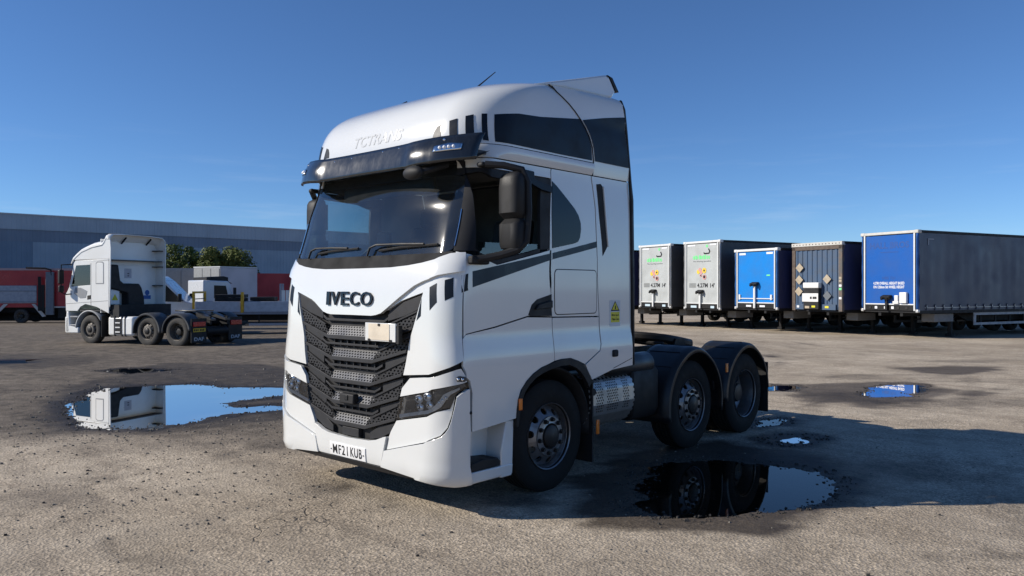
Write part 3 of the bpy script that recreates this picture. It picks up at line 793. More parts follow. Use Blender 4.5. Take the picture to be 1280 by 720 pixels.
both('sleeper_panel', [S(1.374, 2.922), S(1.965, 2.922), S(2.025, 2.62), S(2.06, 2.1), S(2.086, 1.576), S(1.376, 1.587)], M_WHITE, T, .002, .03, BV)
M_QGLASS = mat('dark_side_glass', (0.006, 0.009, 0.013), 0.10, spec=0.3, var=0.1, rvar=0.03)
both('quarter_window', [S(1.374, 2.812), S(1.44, 2.775), S(1.52, 2.72), S(1.59, 2.67), S(1.70, 2.59), S(1.76, 2.53), S(1.795, 2.46), S(1.80, 2.40), S(1.785, 2.32), S(1.755, 2.28), S(1.70, 2.262), S(1.374, 2.205)], M_QGLASS, T, .007, .012, .002)
both('stripe_decal', [S(1.378, 2.162), S(2.055, 2.298), S(2.06, 2.24), S(1.378, 2.104)], M_NAVYGLOSS, T, .0035, .001)
def rrect(y0, y1, z0, z1, r, k=5):
    o = []
    for cx, cz, a0 in ((y1 - r, z1 - r, 0), (y0 + r, z1 - r, 90), (y0 + r, z0 + r, 180), (y1 - r, z0 + r, 270)):
        for i in range(k): a = math.radians(a0 + 90 * i / (k - 1)); o.append((cx + r * math.cos(a), cz + r * math.sin(a)))
    return o
both('locker_hatch_seal', [S(*p) for p in rrect(1.405, 2.052, 1.60, 2.02, .045)], M_VOID, T, .0045, .004)
both('locker_hatch', [S(*p) for p in rrect(1.412, 2.045, 1.607, 2.013, .04)], M_WHITE, T, .006, .006, .002)
both('door_skirt', [S(.252, 1.437), S(.62, 1.513), S(1.03, 1.590), S(1.366, 1.578), S(1.372, 1.19), S(1.30, 1.17), S(1.19, 1.145), S(1.08, 1.10), S(.99, 1.04), S(.92, .97), S(.885, .89), S(.87, .81), S(.862, .735), S(.6, .712), S(.338, .69), S(.338, 1.0), S(.31, 1.10), S(.265, 1.17), S(.235, 1.225), S(.245, 1.32)], M_WHITE, T, .002, .03, BV)
both('rear_skirt', [S(1.378, 1.576), S(2.085, 1.564), S(2.09, 1.3), S(2.07, 1.245), S(1.83, 1.128), S(1.73, 1.166), S(1.61, 1.2), S(1.47, 1.2), S(1.38, 1.19)], M_WHITE, T, .002, .03, BV)
both('side_fairing', [S(1.978, 2.922), S(2.60, 2.922), S(2.62, 2.75), S(2.64, 1.9), S(2.64, 1.06), S(2.28, 1.04), S(1.95, .97), S(1.865, 1.085), S(1.845, 1.122), S(2.078, 1.238), S(2.102, 1.3), S(2.099, 1.57), S(2.07, 2.1), S(2.038, 2.62)], M_WHITE, T, .004, .03, BV)
both('fairing_slot', [S(2.05, 2.85), S(2.12, 2.86), S(2.15, 2.84), S(2.225, 2.25), S(2.15, 2.16), S(2.135, 2.3)], M_VOID, T, .007, .004)
both('fairing_slot_lip', [S(2.155, 2.84), S(2.185, 2.82), S(2.262, 2.27), S(2.23, 2.25)], M_WHITE, T, .018, .016, .006)
cutoff = [S(2.28, 1.046), S(2.64, 1.067), S(2.64, 1.075), S(2.28, 1.054)]
both('shut_line', [S(2.30, 1.05), S(2.63, 1.130), S(2.63, 1.136), S(2.30, 1.056)], M_VOID, T, .0055, .002)
# wheel-arch lips
def arch_poly(cy, cz, r0, r1, a0, a1, k=22):
    o = [S(cy + r1 * math.cos(math.radians(a0 + (a1 - a0) * i / k)), cz + r1 * math.sin(math.radians(a0 + (a1 - a0) * i / k))) for i in range(k + 1)]
    i_ = [S(cy + r0 * math.cos(math.radians(a0 + (a1 - a0) * i / k)), cz + r0 * math.sin(math.radians(a0 + (a1 - a0) * i / k))) for i in range(k + 1)]
    return o + i_[::-1]
outer = [(.862, .66), (.864, .74), (.872, .81), (.887, .89), (.922, .97), (.99, 1.04), (1.08, 1.10), (1.19, 1.145), (1.30, 1.17), (1.47, 1.2), (1.61, 1.2), (1.73, 1.163), (1.80, 1.125), (1.86, 1.07), (1.905, 1.02), (1.945, .95)]
inner = [(.885, .66), (.902, .74), (.915, .81), (.935, .88), (.97, .945), (1.03, 1.005), (1.11, 1.055), (1.21, 1.09), (1.32, 1.115), (1.47, 1.135), (1.59, 1.135), (1.69, 1.10), (1.755, 1.06), (1.81, 1.01), (1.855, .96), (1.895, .90)]
both('arch_lip', [S(*p) for p in outer] + [S(*p) for p in inner[::-1]], M_BLACK, T, .012, .05, .006)
# bumper
both('headlamp_surround', [(.70, 1.02), (.79, 1.108), (.95, 1.125), (1.197, 1.140), (1.45, 1.172), (1.665, 1.196), (1.80, 1.205), (1.93, 1.15), (2.005, 1.098), (1.55, 1.07), (1.113, 1.036), (.88, .99), (.682, .948)], M_WHITE, T, .006, .03, .008)
M_POSTLAMP = mat('lamp_strip_plastic', (0.55, 0.56, 0.57), 0.3, metal=0.3)
M_REFL = mat('lamp_reflector', (0.80, 0.81, 0.82), 0.25, metal=0.55)
M_LAMPBOX = mat('headlamp_housing', (0.055, 0.057, 0.06), 0.25, var=0.2)
hl = [(.677, .940), (.88, .983), (1.111, 1.029), (1.55, 1.064), (2.004, 1.092), (2.014, 1.052), (1.792, 1.026), (1.70, 1.008), (1.63, .95), (1.577, .899), (1.4, .885), (1.235, .867), (.95, .812), (.640, .752)]
for s in (1, -1):
    f = (lambda p: p) if s > 0 else mir
    hp = patch('headlamp', f(hl), M_LAMPBOX, T, -.035, .01)
    patch('lens', f(hl), G_LENS, hp, .004, 0)
    patch('light_strip', f([(.672, .800), (.95, .856), (1.14, .893), (1.26, .935), (1.38, 1.000), (1.55, 1.030), (1.79, 1.055), (1.79, 1.040), (1.56, 1.003), (1.46, .965), (1.34, .900), (1.20, .868), (.95, .828), (.668, .770)]), M_POSTLAMP, hp, -.006, .016)
    patch('reflector_divider', f([(.84, .812), (.86, .975), (.875, .978), (.86, .815)]), M_CHROME, hp, -.010, .012)
    for (x, z, r) in ((.885, .945, .046), (.985, .972, .050), (.905, .878, .040), (1.01, .905, .042)):
        c = onskin(s * x, z, -.022)
        mb = MB(); mb.ball(c, r, 14, 8, (1, .45, .8)); mb.build('reflector', M_REFL, hp)
        c2 = onskin(s * x, z, -.004); MB().ball(c2, r * .32, 10, 6).build('bulb', M_LAMPBOX, hp)
    for (x, z) in ((1.115, .935), (1.14, .955), (1.165, .975)):
        c = onskin(s * x, z, -.018); MB().ball(c, .019, 10, 6).build('indicator_reflector', M_REFL, hp)
    patch('cornering_lamp', f([(1.66, 1.135), (1.74, 1.150), (1.93, 1.140), (1.98, 1.112), (1.90, 1.100), (1.70, 1.104)]), M_LAMPBOX, hp, .014, .02, .004)
    for (u, z) in ((1.72, 1.125), (1.83, 1.122)):
        MB().ball([a + b * .014 for a, b in zip(skin(s * u, z), normal(s * u, z))], .014, 10, 6).build('bulb', M_CHROME, hp)
both('bumper_wing', [(.640, .744), (.95, .803), (1.235, .858), (1.4, .876), (1.552, .889), (1.62, .94), (1.66, .985), (1.63, .90), (1.59, .835), (1.50, .74), (1.35, .675), (1.07, .628), (.524, .487), (.55, .60), (.575, .65)], M_WHITE, T, -.002, .03, .006)
def bulge(u, z):
    return .022 + .028 * math.exp(-((z - .33) / .05) ** 2) * (1 if abs(u) > .9 else .4)
both('bumper_corner', [(.511, .479), (.8, .553), (1.07, .618), (1.22, .643), (1.376, .668), (1.46, .70), (1.53, .739), (1.58, .79), (1.618, .846), (1.665, .92), (1.70, .985), (1.80, 1.010), (2.01, 1.040), (2.012, .70), (2.0, .45), (1.94, .275), (1.6, .270), (1.283, .290), (.93, .312), (.70, .33), (.478, .345)], M_WHITE, T, bulge, .04, .006)
patch('bumper_centre', sym([(0, .345), (.470, .345), (.503, .479), (.535, .60), (.50, .592), (.40, .556), (.30, .538), (0, .528)]), M_WHITE, T, .018, .04, .005)
patch('bumper_lip', sym([(0, .338), (.474, .335), (.70, .322), (.93, .305), (.96, .285), (.6, .285), (0, .288)]), M_BLACK, T, .012, .05, .006)
MB().ball(onside(.30, .85, .02), .014, 10, 6).build('sensor', M_BLACK, T)
# grille
grille = patch('grille', sym([(0, .515), (.30, .53), (.42, .545), (.585, .63), (.67, .752), (.70, .95), (.73, 1.126), (.80, 1.385), (.95, 1.825), (.668, 1.765), (.487, 1.69), (.36, 1.64), (0, 1.63)]), M_VOID, T, -.085, .005)
GE = [(.53, .33), (.553, .40), (.627, .555), (.749, .63), (.94, .668), (1.126, .698), (1.385, .762), (1.81, .91)]
def xo(z, d=.012):
    for (a, p), (b, q) in zip(GE, GE[1:]):
        if z <= b: return p + (q - p) * max(0, (z - a) / (b - a)) - d
    return GE[-1][1] - d
ztop = [1.512, 1.305, 1.105, .910, .728]; zbot = [1.420, 1.228, 1.030, .838, .656]
xt = [.430, .375, .350, .325, .295]; xb = [.372, .302, .282, .258, .225]
for k in range(5):
    zt, zb, a, b = ztop[k], zbot[k], xt[k], xb[k]
    # lip bar: one piece right across
    R_ = [(0, zb - .034), (b - .01, zb - .034), (xo(zb + .085), zb + .082), (xo(zb + .115), zb + .112), (b, zb), (0, zb)]
    patch('grille_bar', sym([Fr(*p) for p in R_]), M_GRILLE, grille, .0, .05, .003)
    # centre mesh, leaning back so that it faces the sky a little
    tr = [(-b, zb), (b, zb), (a, zt), (-a, zt)]
    def fm(x, z, zb=zb, zt=zt): return onskin(x, z, -.006 - .055 * (z - zb) / (zt - zb))
    cells(fm, tr, .040, .0215, .0150, .0080, 'diamond').build('grille_mesh', M_MESH, grille, smooth=0, solid=.004)
    for s in (1, -1):
        wing = [(s * b, zb + .004), (s * a, zt), (s * xo(zt + .135), zt + .135), (s * xo(zb + .118), zb + .116)]
        def fw(x, z): return onskin(x, z, -.020)
        cells(fw, wing, .046, .0265, .0145, .0075, 'slot').build('perforated_wing', M_GRILLE, grille, smooth=0, solid=.006)
        rim = [(s * (a + .004), zt - .006), (s * (a - .012), zt + .006), (s * xo(zt + .145), zt + .150), (s * xo(zt + .135), zt + .134)]
        patch('wing_edge', [Fr(*p) for p in rim], M_GRILLE, grille, -.006, .03, .002)
        if k < 4:
            z2 = ztop[k + 1]; x0 = max(xb[k], xt[k + 1]) + .10
            t = lambda x: (x - b) / (xo(zb + .085) - b) * .116 + zb - .04
            q = lambda x: z2 + .012 + (x - xt[k + 1]) / (xo(z2 + .14) - xt[k + 1]) * .14
            pl = [(s * x0, q(x0)), (s * x0, t(x0)), (s * xo(t(xo(zb))), t(xo(zb))), (s * xo(q(xo(z2 + .1))), q(xo(z2 + .1)))]
            patch('filler_panel', [Fr(*p) for p in pl], M_GRILLE, grille, -.026, .03, .002)
        # slot blade
    B_ = [(0, zb - .088), (b + .04, zb - .088), (b + .12, zb - .05), (b + .12, zb - .030), (b + .035, zb - .068), (0, zb - .068)]
    if k < 4:
        patch('grille_blade', sym([Fr(*p) for p in B_]), M_GRILLE, grille, -.018, .05, .003)
    for x in ([-.3, -.2, -.1, 0, .1, .2, .3] if k < 4 else []):
        if abs(x) < b: patch('grille_strut', [Fr(x - .006, zb - .10), Fr(x + .006, zb - .10), Fr(x + .006, zb - .03), Fr(x - .006, zb - .03)], M_GRILLE, grille, -.03, .03)
patch('grille_blade', sym([Fr(*p) for p in [(0, 1.548), (.42, 1.548), (.50, 1.59), (.50, 1.615), (.42, 1.572), (0, 1.570)]]), M_GRILLE, grille, -.018, .05, .003)
for s in (1, -1):
    patch('grille_shoulder', [Fr(s * p[0], p[1]) for p in [(.475, 1.560), (.475, 1.625), (.50, 1.66), (.66, 1.730), (.80, 1.770), (.895, 1.795), (.865, 1.672), (.70, 1.612)]], M_GRILLE, grille, -.014, .04, .006)
    patch('filler_panel', [Fr(s * p[0], p[1]) for p in [(.27, .545), (.27, .60), (.40, .672), (.595, .715), (.55, .635), (.41, .568)]], M_GRILLE, grille, -.02, .04, .003)
patch('lower_grille_panel', [Fr(*p) for p in [(-.12, .538), (.12, .538), (.12, .612), (-.12, .612)]], M_GRILLE, grille, -.012, .04, .004)
rb = MB(); rb.box(-.105, .105, .02, .08, .825, .915); rb.build('radar_sensor', M_VOID, grille, bevel=.012)
MB().box(-.02, .03, .012, .03, .86, .905).build('sensor_clip', M_BLACK, grille, bevel=.004)
M_CARD = mat('faded_board', (0.66, 0.58, 0.46), 0.7, var=0.2)
pb = MB().box(.285, .69, .012, .03, 1.398, 1.552).build('folded_hazard_board', M_WHITE, T, bevel=.004)
pb['label'] = 'folded white board clipped over the right side of the grille'
MB().box(.335, .615, .008, .0125, 1.408, 1.546).build('board_face', M_CARD, pb, bevel=.002)
for x, z in ((.48, 1.535), (.345, 1.405), (.63, 1.405)): MB().box(x - .012, x + .012, .002, .012, z - .008, z + .012).build('board_clip', M_HUB, pb)
MB().box(.69, .72, .02, .06, 1.385, 1.535).build('board_bracket', M_VOID, pb)
# badge, ghost lettering, plate
M_BADGE = mat('smoked_chrome', (0.05, 0.05, 0.052), 0.12, metal=0.9, rvar=0.05)
bx = {'I': (-.353, -.306), 'V': (-.283, -.155), 'E': (-.128, -.022), 'C': (.004, .130), 'O': (.155, .318)}
for ch, (x0, x1) in bx.items():
    lettering(ch, lambda a, b, d, x0=x0, x1=x1: onskin(x0 + (x1 - x0) * a, 1.690 + .120 * b, .026 + d), M_BADGE, T, .016, .010, name='badge_letter')
M_GHOST = mat('peeled_lettering', (0.60, 0.61, 0.60), 0.22, coat=1.0, var=0.3, scale=25)
lettering('TCTRANS', lambda a, b, d: onskin(-.36 + .70 * a + .02 * b, 3.155 + .105 * b, .0025 + d), M_GHOST, T, 0.0, .02, name='roof_lettering')
plate = patch('number_plate', [Fr(-.26, .353), Fr(.26, .353), Fr(.26, .464), Fr(-.26, .464)], mat('plate_white', (0.78, 0.78, 0.77), 0.35), T, .026, .008, .002)
for w, x0, x1 in (('MF21', -.212, .012), ('KUB', .050, .212)):
    lettering(w, lambda a, b, d, x0=x0, x1=x1: onskin(x0 + (x1 - x0) * a, .370 + .079 * b, .0275 + d), M_BLACK, plate, 0, .009, 1.12, name='plate_lettering')
for x in (-.235, .235): MB().ball(onskin(x, .40, .028), .006, 8, 5).build('plate_screw', M_HUB, plate)
# vertical decals
for p in ([(.998, 1.852), (1.174, 1.884), (1.211, 1.73), (1.032, 1.665)], [(1.355, 1.909), (1.555, 1.928), (1.602, 1.775), (1.398, 1.743)], [(.913, 1.761), (.911, 1.618), (.86, 1.578)]):
    both('bar_decal', p, M_NAVY, T, .0015, .001)
both('bar_decal', [(1.755, 1.947), (1.83, 1.953), (1.846, 1.812), (1.809, 1.807)], M_NAVY, T, .0015, .001)
both('bar_decal', [(1.87, 1.955), (1.959, 1.961), (2.003, 1.826), (1.87, 1.814)], M_NAVY, T, .0045, .001)
# roof
roof = patch('roof', sym([(0, 3.0), (.6, 3.0), (1.2, 3.0), (1.6, 3.0), S(.50, 3.0), S(.52, 3.05), S(1.3, 3.05), S(1.985, 3.05), (2.622, 3.189), (2.596, 3.284), (2.541, 3.429), (2.43, 3.56), (2.36, 3.66), (2.40, 3.785), (0, 3.785)]), M_WHITE, T, 0, 0)
cap = [skin(u, 3.785) for u in [-2.4, -2.2] + [-2 + .1 * i for i in range(41)] + [2.2, 2.4]]
MB().add(cap, [tuple(range(len(cap)))]).build('roof_crown', M_WHITE, roof, smooth=0)
both('roof_moulding', [S(.50, 2.930), S(1.2, 2.930), S(1.975, 2.930), S(1.985, 3.043), S(1.2, 3.043), S(.52, 3.043)], M_WHITE, T, lambda u, z: .006 + .018 * math.exp(-((z - 2.99) / .03) ** 2), .03, .004)
for p in ([(.888, 3.12), (.90, 3.17), (.93, 3.21), (.976, 3.225), (1.0, 3.116)], [(1.108, 3.247), (1.219, 3.262), (1.257, 3.109), (1.145, 3.107)], [(1.318, 3.28), (1.414, 3.294), (1.466, 3.114), (1.359, 3.114)], [(1.508, 3.302), (1.575, 3.304), (1.643, 3.072), (1.573, 3.076)]):
    both('roof_bar_decal', p, M_NAVY, T, .003, .001)
both('roof_stripe_decal', [(1.665, 3.302), (1.9, 3.33), (2.159, 3.362), (2.525, 3.449), (2.583, 3.282), (2.608, 3.19), (2.618, 3.067), (2.35, 3.064), (1.725, 3.069)], M_NAVY, T, .003, .001)
# rear roof fairing: section swept backwards, sweeping forward over the crown
sec = [(z, stn(z)[1] + .005) for z in (2.93, 3.06, 3.19, 3.284, 3.36, 3.43, 3.50, 3.56, 3.61, 3.65)] + [(3.70, 1.165), (3.735, 1.10), (3.762, .99), (3.778, .8), (3.785, .4), (3.787, 0)]
yf_ = [1.99, 1.985, 1.962, 1.92, 1.865, 1.80, 1.72, 1.64, 1.56, 1.50, 1.46, 1.46, 1.55, 1.66, 1.75, 1.75]
yr_ = [2.605, 2.585, 2.565, 2.55, 2.54, 2.53, 2.52, 2.51, 2.50, 2.49, 2.48, 2.47, 2.47, 2.47, 2.47, 2.47]
full = [(z, x, a, b) for (z, x), a, b in zip(sec, yf_, yr_)]; full = full + [(z, -x, a, b) for z, x, a, b in full[::-1][1:]]
zr_ = [2.93, 3.06, 3.19, 3.284, 3.36, 3.43, 3.51, 3.58, 3.64, 3.69, 3.732, 3.762, 3.782, 3.792, 3.796, 3.796]
xr_ = [stn(z)[1] + .006 for z in zr_[:6]] + [1.256, 1.255, 1.252, 1.245, 1.222, 1.17, 1.06, .82, .4, 0]
fr2 = list(zip(zr_, xr_)); fr2 = fr2 + [(z, -x) for z, x in fr2[::-1][1:]]
g = [[(x + (x2 - x) * (t / 10) ** .7, a + (b - a) * t / 10, z + (z2 - z) * (t / 10) ** .7) for t in range(11)] for (z, x, a, b), (z2, x2) in zip(full, fr2)]
rf = MB().sheet(g).build('roof_fairing', M_WHITE, T)
MB().tube([(r_[0][0], r_[0][1] - .002, r_[0][2]) for r_ in g], .005, 6).build('fairing_seam', M_VOID, T)
def on_fairing(r, t, s=1, off=.006):
    i = min(int(r), 14); a = r - i; j = min(int(t * 10), 9); b = t * 10 - j
    p = [g[i][j][k] * (1 - a) * (1 - b) + g[i + 1][j][k] * a * (1 - b) + g[i][j + 1][k] * (1 - a) * b + g[i + 1][j + 1][k] * a * b for k in range(3)]
    return (s * (p[0] + off), p[1], p[2])
for s in (1, -1):
    MB().sheet([[on_fairing(1.03 + (5.05 + 1.75 * t / 12 - 1.03) * q / 10, .03 + .955 * t / 12, s) for t in range(13)] for q in range(11)]).build('fairing_stripe_decal', M_NAVY, T)
ins = [(x2 * .985, b - .01, z2 - .005) for (z, x, a, b), (z2, x2) in zip(full, fr2)]
MB().add(ins, [tuple(range(len(ins)))]).build('fairing_back', M_BLACK, T, smooth=0)
gk = [(1.24, 2.645, 1.06), (1.24, 2.645, 2.75), (1.238, 2.612, 2.93)]
for s in (1, -1):
    m = MB(); pts = [(1.06, 2.642), (1.9, 2.642), (2.75, 2.622), (2.93, 2.603), (3.06, 2.585), (3.19, 2.565), (3.43, 2.53), (3.65, 2.49), (3.74, 2.475)]
    m.sheet([[(s * (1.246 - (.03 if z > 3.7 else 0)), y, z), (s * (1.238 - (.03 if z > 3.7 else 0)), y + (.055 if z < 2.8 else .04), z)] for z, y in pts])
    m.build('fairing_gasket', M_BLACK, T, solid=.022)
sp = MB()
sp.prism([(1.26, 3.690), (1.5, 3.758), (2.0, 3.893), (2.36, 3.992), (2.42, 3.985), (2.535, 3.85), (2.46, 3.775), (2.1, 3.755), (1.7, 3.735), (1.45, 3.705)], 'x', -1.13, 1.13)
sp.build('roof_spoiler', M_WHITE, T, bevel=.02)
MB().prism([(2.385, 3.996), (2.47, 3.983), (2.585, 3.856), (2.525, 3.856), (2.415, 3.984)], 'x', -1.135, 1.135).build('spoiler_edge', M_BLACK, T, bevel=.006)
for x in (-.5, 0, .5): MB().box(x - .03, x + .03, 1.85, 2.3, 3.77, 3.87).build('spoiler_bracket', M_BLACK, T)
# visor
VX = [0, .3, .5, .60, .64, .68, .80, .95, 1.08, 1.18, 1.25]
VT = dict(yb=[.185, .180, .172, .165, .160, .160, .172, .205, .265, .330, .390], zb=[2.858, 2.855, 2.853, 2.851, 2.843, 2.845, 2.856, 2.866, 2.876, 2.884, 2.889],
          yt=[.255, .248, .238, .230, .224, .226, .245, .290, .355, .425, .490], zt=[3.072, 3.071, 3.070, 3.070, 3.071, 3.074, 3.082, 3.092, 3.101, 3.110, 3.117])
def visor(x, t, off=0.0):
    ax = min(abs(x), 1.25)
    v = [float(np.interp(ax, VX, VT[k])) for k in ('yb', 'zb', 'yt', 'zt')]
    bl = .008 + .016 * float(np.interp(ax, [0, .6, .7, .9, 1.25], [0, 0, 1, .8, .3]))
    y = v[0] + (v[2] - v[0]) * t - bl * math.sin(math.pi * min(1, t * 1.05)) - off
    return (x, y, v[1] + (v[3] - v[1]) * t)
xs = sorted(set([round(-1.25 + .05 * i, 3) for i in range(51)] + [s * q for s in (-1, 1) for q in (.60, .64, .68)]))
vis = MB().sheet([[visor(x, t / 8) for x in xs] for t in range(9)]).build('sun_visor', M_VISOR, T, solid=.014)
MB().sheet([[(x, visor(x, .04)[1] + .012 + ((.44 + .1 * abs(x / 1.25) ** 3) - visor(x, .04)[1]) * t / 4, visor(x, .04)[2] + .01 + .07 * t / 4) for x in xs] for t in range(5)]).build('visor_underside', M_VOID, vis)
for s in (1, -1):
    lm = MB().sheet([[visor(s * (.93 + .215 * i / 10), .40 + .30 * j / 4 * (1 - .25 * abs(i - 5) / 5), .012) for i in range(11)] for j in range(5)]).build('marker_lamp', M_CHROME, vis, solid=.006)
    for i in range(4):
        MB().ball(visor(s * (.985 + .035 * i), .54, .017), .0150, 10, 6).build('led', mat('lamp_white', (0.8, 0.82, 0.85), 0.15), lm)
    MB().ball(visor(s * .985, .86, .006), .014, 8, 5).build('visor_bolt', M_CHROME, vis)
for x, t in ((-.45, .80), (-.2, .83), (.25, .86), (.48, .88)): MB().ball(visor(x, t, .004), .009, 8, 5).build('visor_bolt', M_CHROME, vis)
# close-proximity mirror below the visor
m = MB(); m.ball((.745, .155, 2.80), .14, 16, 10, (.85, .36, .42)); km = m.build('front_mirror', M_BLACK, T); km.rotation_euler = (0, 0, 0)
MB().tube([(.80, .17, 2.80), (.88, .25, 2.83), (.92, .38, 2.88)], .028, 8).build('mirror_arm', M_BLACK, km)
# door mirrors
def mirror(s):
    m = MB(); rings = []
    for z, hx, hy, dy in ((2.150, .070, .045, .01), (2.165, .100, .070, .0), (2.20, .110, .082, 0), (2.36, .112, .084, 0), (2.385, .100, .070, .012), (2.405, .088, .055, .02), (2.425, .100, .072, .012), (2.45, .114, .086, 0), (2.66, .114, .086, 0), (2.73, .110, .082, 0), (2.765, .098, .070, .006), (2.785, .065, .045, .012)):
        ring = []
        for i in range(20):
            t = 2 * math.pi * i / 20; c, q = math.cos(t), math.sin(t); w = 1 / (abs(c) ** 3.2 + abs(q) ** 3.2) ** (1 / 3.2)
            yy = q * w * hy; ring.append((s * (1.455 + c * w * hx), .605 + dy + (yy if yy < 0 else yy * .75), z))
        rings.append(ring)
    m.loft(rings); o = m.build('door_mirror', M_BLACK, T, 45)
    MB().box(s * 1.36 if s > 0 else -1.55, s * 1.55 if s > 0 else -1.36, .668, .676, 2.19, 2.35).build('mirror_glass', M_CHROME, o)
    MB().box(s * 1.36 if s > 0 else -1.55, s * 1.55 if s > 0 else -1.36, .668, .676, 2.46, 2.73).build('mirror_glass', M_CHROME, o)
    MB().tube([(s * 1.27, .35, 2.075), (s * 1.33, .42, 2.085), (s * 1.42, .50, 2.11), (s * 1.52, .58, 2.15), (s * 1.565, .64, 2.22), (s * 1.578, .66, 2.45), (s * 1.570, .66, 2.70), (s * 1.53, .63, 2.80), (s * 1.42, .53, 2.835), (s * 1.30, .44, 2.845)], [.03, .032, .034, .036, .03, .026, .026, .03, .03, .03], 10).build('mirror_arm', M_BLACK, o)
    b = MB(); b.box(s * 1.236 if s > 0 else -1.30, 1.30 if s > 0 else -1.236, .30, .50, 2.035, 2.105); b.build('mirror_bracket', M_BLACK, o, bevel=.015)
    b = MB(); b.box(1.236 if s > 0 else -1.31, 1.31 if s > 0 else -1.236, .40, .56, 2.825, 2.865); b.build('mirror_bracket', M_BLACK, o, bevel=.015)
    rd = patch('rain_deflector', ([S(.86, 2.875), S(1.1, 2.865), S(1.1, 2.80), S(1.34, 2.76), S(1.345, 2.70), S(1.20, 2.715), S(.9, 2.80)] if s > 0 else mir([S(.86, 2.875), S(1.1, 2.865), S(1.1, 2.80), S(1.34, 2.76), S(1.345, 2.70), S(1.20, 2.715), S(.9, 2.80)])), M_NAVY, T, .03, .03, .008)
mirror(1); mirror(-1)
for o in [q for q in col.objects if q.parent is T and q.name.split('.')[0] == 'door_mirror' and q.data.vertices[0].co.x < 0]: o.location = (.06, .05, 0)
# wipers
for x0, x1, z0 in ((-.83, -.06, 2.165), (.12, .96, 2.165)):
    w = MB()
    w.tube([onskin(x0, 2.12, .03), onskin(x0 + .02, 2.19, .035), onskin(x0 + .10, 2.215, .035), onskin((x0 + x1) / 2, 2.213, .03), onskin(x1 - .15, 2.205, .022)], .010, 6)
    wo = w.build('wiper', M_BLACK, T)
    b = MB(); b.tube([onskin(x0 + .13, 2.168, .012), onskin((x0 + x1) / 2, 2.188, .014), onskin(x1, 2.20, .010)], .011, 6); b.build('blade', M_BLACK, wo)
# aerials
MB().tube([(.62, .98, 3.66), (.60, 1.30, 3.90)], [.008, .004], 6).build('aerial', M_BLACK, T)
MB().tube([(-.1, .70, 3.585), (-.1, .80, 3.64)], .008, 6).build('aerial', M_BLACK, T)
# warning sticker
stk = patch('warning_sticker', [S(2.265, 1.465), S(2.45, 1.465), S(2.45, 1.725), S(2.265, 1.725)], mat('sticker_white', (0.62, 0.64, 0.66), 0.5), T, .0058, .001)
M_YEL = mat('sticker_yellow', (0.70, 0.62, 0.03), 0.5)
patch('sticker_panel', [S(2.285, 1.505), S(2.435, 1.505), S(2.435, 1.608), S(2.285, 1.608)], M_YEL, stk, .0068, .0008)
patch('sticker_triangle', [S(2.285, 1.618), S(2.437, 1.618), S(2.36, 1.718)], M_VOID, stk, .0068, .0008)
patch('sticker_triangle', [S(2.304, 1.630), S(2.416, 1.630), S(2.36, 1.702)], M_YEL, stk, .0078, .0008)
patch('sticker_figure', [S(2.350, 1.635), S(2.372, 1.635), S(2.368, 1.672), S(2.354, 1.672)], M_VOID, stk, .0088, .0008)
for w, z in (('Blind Spot', 1.563), ('Take Care', 1.525)):
    lettering(w, lambda a, b, d, z=z: onside(2.297 + .125 * a, z + .025 * b, .0080 + d), M_VOID, stk, 0, .02, name='sticker_lettering')
MB().box(1.245, 1.285, 2.275, 2.365, 1.165, 1.235).build('side_camera', M_VOID, T, bevel=.015)
MB().box(1.262, 1.280, .885, .925, .80, .90).build('side_repeater', M_AMBER, T, bevel=.006)
MB().box(1.262, 1.280, 2.005, 2.045, .44, .58).build('side_repeater', M_AMBER, T, bevel=.006)
MB().box(1.255, 1.272, 4.68, 4.73, .82, .93).build('side_repeater', M_AMBER, T, bevel=.006)
# steps below the doors
for s in (1, -1):
    X = lambda a: s * a
    b = MB()
    b.prism([(X(1.0), .72), (X(1.03), .72), (X(1.08), .25), (X(1.0), .25)], 'y', .34, .86)
    b.prism([(X(1.0), .25), (X(1.22), .255), (X(1.235), .27), (X(1.24), .355), (X(1.0), .355)], 'y', .335, .845)
    b.prism([(.70, .25), (.835, .25), (.845, .30), (.86, .72), (.76, .72), (.70, .46)], 'x', X(1.0), X(1.235))
    st_ = b.build('step_box', M_WHITE, T, bevel=.012)
    MB().prism([(.345, .36), (.69, .36), (.69, .40), (.66, .43), (.48, .445), (.345, .425)], 'x', X(1.03), X(1.238)).build('step_tread', M_BLACK, st_, bevel=.008)
# wheelhouse liners, mudflaps
for s in (1, -1):
    g = [[(s * x, 1.4 + .585 * math.cos(a), .52 + .60 * math.sin(a)) for x in (.62, .9, 1.20)] for a in [math.radians(-8 + 196 * i / 24) for i in range(25)]]
    MB().sheet(g).build('wheelhouse', M_VOID, T, solid=.02)
    MB().box(*((.72, 1.235) if s > 0 else (-1.235, -.72)), 1.985, 2.005, .17, .98).build('mudflap', M_BLACK, T)
    MB().box(*((.78, 1.25) if s > 0 else (-1.25, -.78)), 5.90, 5.915, .20, .86).build('mudflap', M_BLACK, T)
